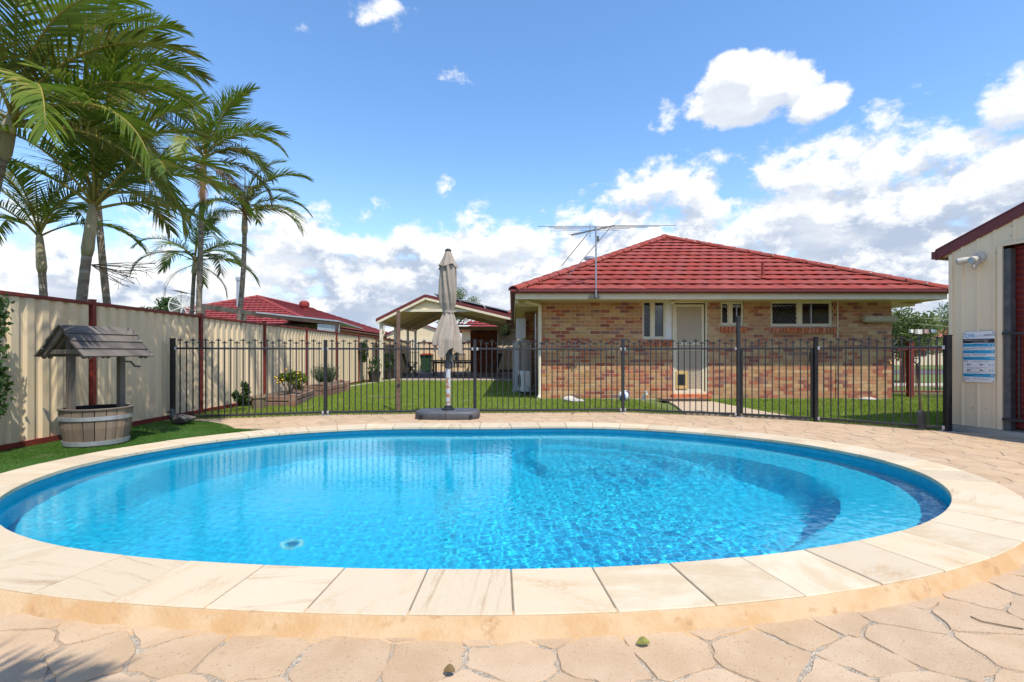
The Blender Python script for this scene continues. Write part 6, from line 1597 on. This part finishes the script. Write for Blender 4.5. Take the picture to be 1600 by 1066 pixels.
# ---------------------------------------------------------------- palms
def frond_mesh(el0, L, droop, seed, npair=54, ll=.46, hang=.35, side=0.0):
    """rachis mesh + leaflet mesh; starts at the origin heading +X at elevation el0 (deg)"""
    rg = random.Random(seed); n = 16; pts = [Vector((0,0,0))]; dirs = []; yaw = 0
    for i in range(n):
        t = (i+.5)/n; el = math.radians(el0-droop*(t**1.35)); yaw = side*t*t
        d = Vector((math.cos(el)*math.cos(yaw), math.cos(el)*math.sin(yaw), math.sin(el))); dirs.append(d); pts.append(pts[-1]+d*L/n)
    mb = MB(); mb.tube(pts, [lerp(.020, .003, (i/n)**.7)*L/2.0*1.15 for i in range(n+1)], 6); V = []; F = []
    for k in range(npair):
        t = .17+.83*(k+.5)/npair; f = t*n; i = min(int(f), n-1); p = pts[i].lerp(pts[i+1], f-i); d = dirs[i]
        sd = Vector((0,0,1)).cross(d); sd = sd.normalized() if sd.length > .05 else Vector((0,1,0)); up = d.cross(sd)
        env = math.sin(PI*min(1, (t-.10)/.95)**.75)**.6
        ang = math.radians(lerp(68, 24, t**1.3))
        for s in (-1, 1):
            if rg.random() < .04: continue
            l = ll*L/2.0*(.35+.75*env)*rg.uniform(.85,1.1); a = ang+rg.uniform(-.10,.10); lift = rg.uniform(.10,.40)
            dv = (d*math.cos(a)+sd*s*math.sin(a)*math.cos(lift)+up*math.sin(lift)*math.sin(a)).normalized()
            w = .0125*L/2.0*rg.uniform(.85,1.15)+.003; wv = dv.cross(up).normalized(); wv = (wv*math.cos(.5*s)+up*math.sin(.5)).normalized()
            q = p.copy(); base = len(V); g = rg.uniform(.5,1.4)*hang; segs = 4; cur = dv.copy()
            for j in range(segs+1):
                u = j/segs; ww = w*(.55+.9*u if u < .35 else .87*(1-u)**.7*1.25+.02); 
                if j == segs: ww = .0015
                V.append(q+wv*ww); V.append(q-wv*ww)
                cur = (cur+Vector((0,0,-1))*g*(.18+.5*u)).normalized(); q = q+cur*l/segs
            for j in range(segs): F.append((base+2*j, base+2*j+2, base+2*j+3, base+2*j+1))
    rm = mb.mesh('frond', M['rachis'], smooth='all')
    return rm, np.array([tuple(v) for v in V]), np.array(F)
FR = {}
def fr_get(key, el0, droop, seed, hang, mkey, npair=54, side=0):
    k = (key, mkey)
    if k not in FR:
        rm, V, F = frond_mesh(el0, 2.0, droop, seed, npair, hang=hang, side=side); FR[k] = (rm, np_mesh('leaflets', V, F, M[mkey]))
    return FR[k]
CL = [('up',80,55,.10),('upper',64,78,.22),('mid',46,92,.32),('low',24,92,.42),('flat',8,86,.55),('hang',-22,62,.7)]
def palm(base, crown, tr, fronds, label, size=1.0, bend=.25, shaft=.55, shaftr=1.15, group='palms beyond the side fence', dead=0, seed=1):
    """fronds: list of (azimuth deg, class index, length, [material])"""
    base = Vector(base); crown = Vector(crown); root = thing('palm_tree', label, 'palm tree', base, group); rg = random.Random(seed)
    n = 26; P = []; R = []
    ctrl = base.lerp(crown, .5)+Vector(((base.x-crown.x)*bend, (base.y-crown.y)*bend, 0)); st = crown-Vector((0,0,1))*0
    dirv_ = (crown-ctrl).normalized(); sb = crown-dirv_*shaft
    for i in range(n+1):
        t = i/n; p = base*(1-t)**2+ctrl*2*t*(1-t)+sb*t*t; P.append(p); R.append(tr*.80*(1.22-.26*t)*(1+.05*(i % 2))*(1.35 if i == 0 else 1))
    mb = MB(); mb.tube(P, R, 12); mb.build('trunk', M['trunk'], root, smooth='all')
    mb = MB(); mb.tube([sb-dirv_*.02, sb+dirv_*shaft*.1, sb+dirv_*shaft*.4, sb+dirv_*shaft*.8, crown], [tr*.84, tr*shaftr*.95, tr*shaftr*.86, tr*.78, tr*.5], 12); mb.build('crownshaft', M['crownshaft'], root, smooth='all')
    for fz in fronds:
        az, ci, L = fz[:3]; mk = fz[3] if len(fz) > 3 else ('froly' if rg.random() < .16 else 'frond'); v = rg.randint(0, 1)
        nm, el, dr, hg = CL[ci]; rm, lm = fr_get(nm+str(v), el+(v*7-3), dr+v*10, ci*10+v+3, hg, mk, side=.25*(v*2-1))
        s = L/2.0; o = put(rm, 'frond', root, crown+Vector((0,0,-.04*ci)), rot=(rg.uniform(-.18,.18), 0, math.radians(az)), scale=(s,s,s))
        c = bpy.data.objects.new('leaflets', lm); COL.objects.link(c); c.parent = o; c['kind'] = 'stuff'
    mb = MB(); tip = crown+dirv_*.9*size; mb.tube([crown, crown.lerp(tip, .5), tip], [.018,.012,.003], 6); mb.build('spear_leaf', M['rachis'], root)
    return root
# azimuth 0 = +X (towards the pool), 90 = away, -90 = towards the camera
palm((-6.6,5.9,0), (-5.90,5.9,3.95), .085, [(-8,3,2.3,'frond'),(12,2,2.4,'frond'),(-35,3,2.2),(35,4,2.2),(5,4,2.3,'froly'),(-20,1,2.3,'frond'),(60,3,2.1),(20,1,2.3),(95,2,2.2),(160,3,2.1),(-70,2,2.1),(-120,3,2.1),(-95,1,2.2),(60,0,2.2),(-40,0,2.2)],
     'nearest big palm at the left edge with pale crownshaft and wide arching fronds', seed=3)
palm((-7.15,7.7,0), (-7.2,7.6,2.95), .062, [(10,1,1.6),(60,2,1.5),(110,1,1.6),(160,2,1.5),(215,1,1.6),(265,2,1.5),(-20,2,1.5),(-60,1,1.6),(30,0,1.6),(190,0,1.5)],
     'short palm with upright fronds between the left edge and the leaning palm', seed=5, shaft=.6)
palm((-6.17,6.95,0), (-5.82,6.95,3.22), .075, [(0,1,2.0,'froly'),(-25,2,2.1),(25,2,2.2),(10,3,2.0),(-60,1,2.2),(55,1,2.1),(100,2,2.0),(150,1,2.1),(195,2,2.2),(230,1,2.0),(-95,2,2.0),(40,0,2.2),(175,0,2.2),(-30,0,2.1),(-5,2,2.0,'froly')],
     'leaning palm with peeling grey trunk right of the short palm', seed=7, shaft=.75, bend=.1, shaftr=1.08)
palm((-6.65,8.5,0), (-7.15,8.5,5.6), .06, [(0,2,2.0),(30,3,2.0),(-30,3,2.0),(10,4,1.9,'froly'),(60,2,2.2),(-65,2,2.3),(100,3,2.1),(150,2,2.2),(190,3,2.2),(235,2,2.2),(-15,1,2.1),(-100,3,2.0),(40,1,2.2),(-50,1,2.0),(5,5,1.9,'frodry')],
     'tallest palm whose slim curved trunk rises behind the leaning palm', seed=9, bend=-.3)
palm((-6.12,9.7,0), (-5.92,9.6,4.95), .056, [(0,2,1.7),(35,1,1.7),(-35,1,1.75),(-70,3,1.6),(70,2,1.7),(110,1,1.7),(160,2,1.7),(200,3,1.7),(240,2,1.6),(-110,2,1.6),(10,0,1.6),(-15,3,1.6,'froly'),(20,4,1.5),(190,4,1.6),(-10,5,1.3,'frodry'),(60,5,1.3,'frodry'),(150,0,1.6),(-60,5,1.2,'frodry')],
     'upright palm with grey ringed trunk and dry brown fronds hanging below its crown', seed=11, shaft=.6)
palm((-6.0,10.5,0), (-5.62,10.5,4.18), .056, [(-10,3,1.65),(25,2,1.4),(5,3,1.35,'froly'),(60,1,1.3),(-50,2,1.3),(110,2,1.3),(165,3,1.2),(200,4,1.3),(250,3,1.4),(-95,3,1.4),(35,0,1.4),(10,1,1.6)],
     'palm with bowed trunk farthest to the right along the side fence', seed=13, shaft=.55, bend=-.45)
palm((-7.5,11.6,0), (-7.3,11.5,3.35), .05, [(0,2,1.5),(-30,3,1.5,'froly'),(35,3,1.5),(75,2,1.4),(120,3,1.4),(165,2,1.4),(205,3,1.4,'froly'),(250,2,1.4),(-80,3,1.4),(-50,1,1.5),(15,5,1.0,'frodry'),(-10,0,1.3),(190,5,1.0,'frodry')],
     'small low palm with yellowing fronds behind the ringed palm trunk', seed=15, shaft=.4)
# dry seed stalks on the leaning palm
sp = random.Random(5); c = Vector((-5.95,7.05,2.35)); mb = MB()
for k in range(16):
    a = sp.uniform(-.6,.6); e = c+Vector((.55+.25*sp.random(), .2*math.sin(a*3), -.15+.35*a)); m_ = c.lerp(e, .5)+Vector((0,0,.06*sp.uniform(-1,1))); mb.tube([c, m_, e], .004, 4)
    for j in range(3): q = m_.lerp(e, sp.random()); mb.tube([q, q+Vector((sp.uniform(-.06,.12), sp.uniform(-.05,.05), sp.uniform(-.10,.08)))], .0025, 4)
mb.build('seed_stalks', M['bark'], [o for o in bpy.data.objects if o.name.startswith('palm_tree')][2])
# palm behind the camera: its frond tips throw the shade at the bottom left of the paving

palm((-2.0,-1.35,0), (-1.8,-1.10,2.75), .07, [(45,2,2.15),(62,2,2.0),(140,2,1.8),(200,2,1.8),(-70,2,1.8),(-130,3,1.8),(90,1,1.8),(0,1,1.7)],
     'garden palm standing behind the viewer whose frond tips shade the paving', group=None, seed=21)
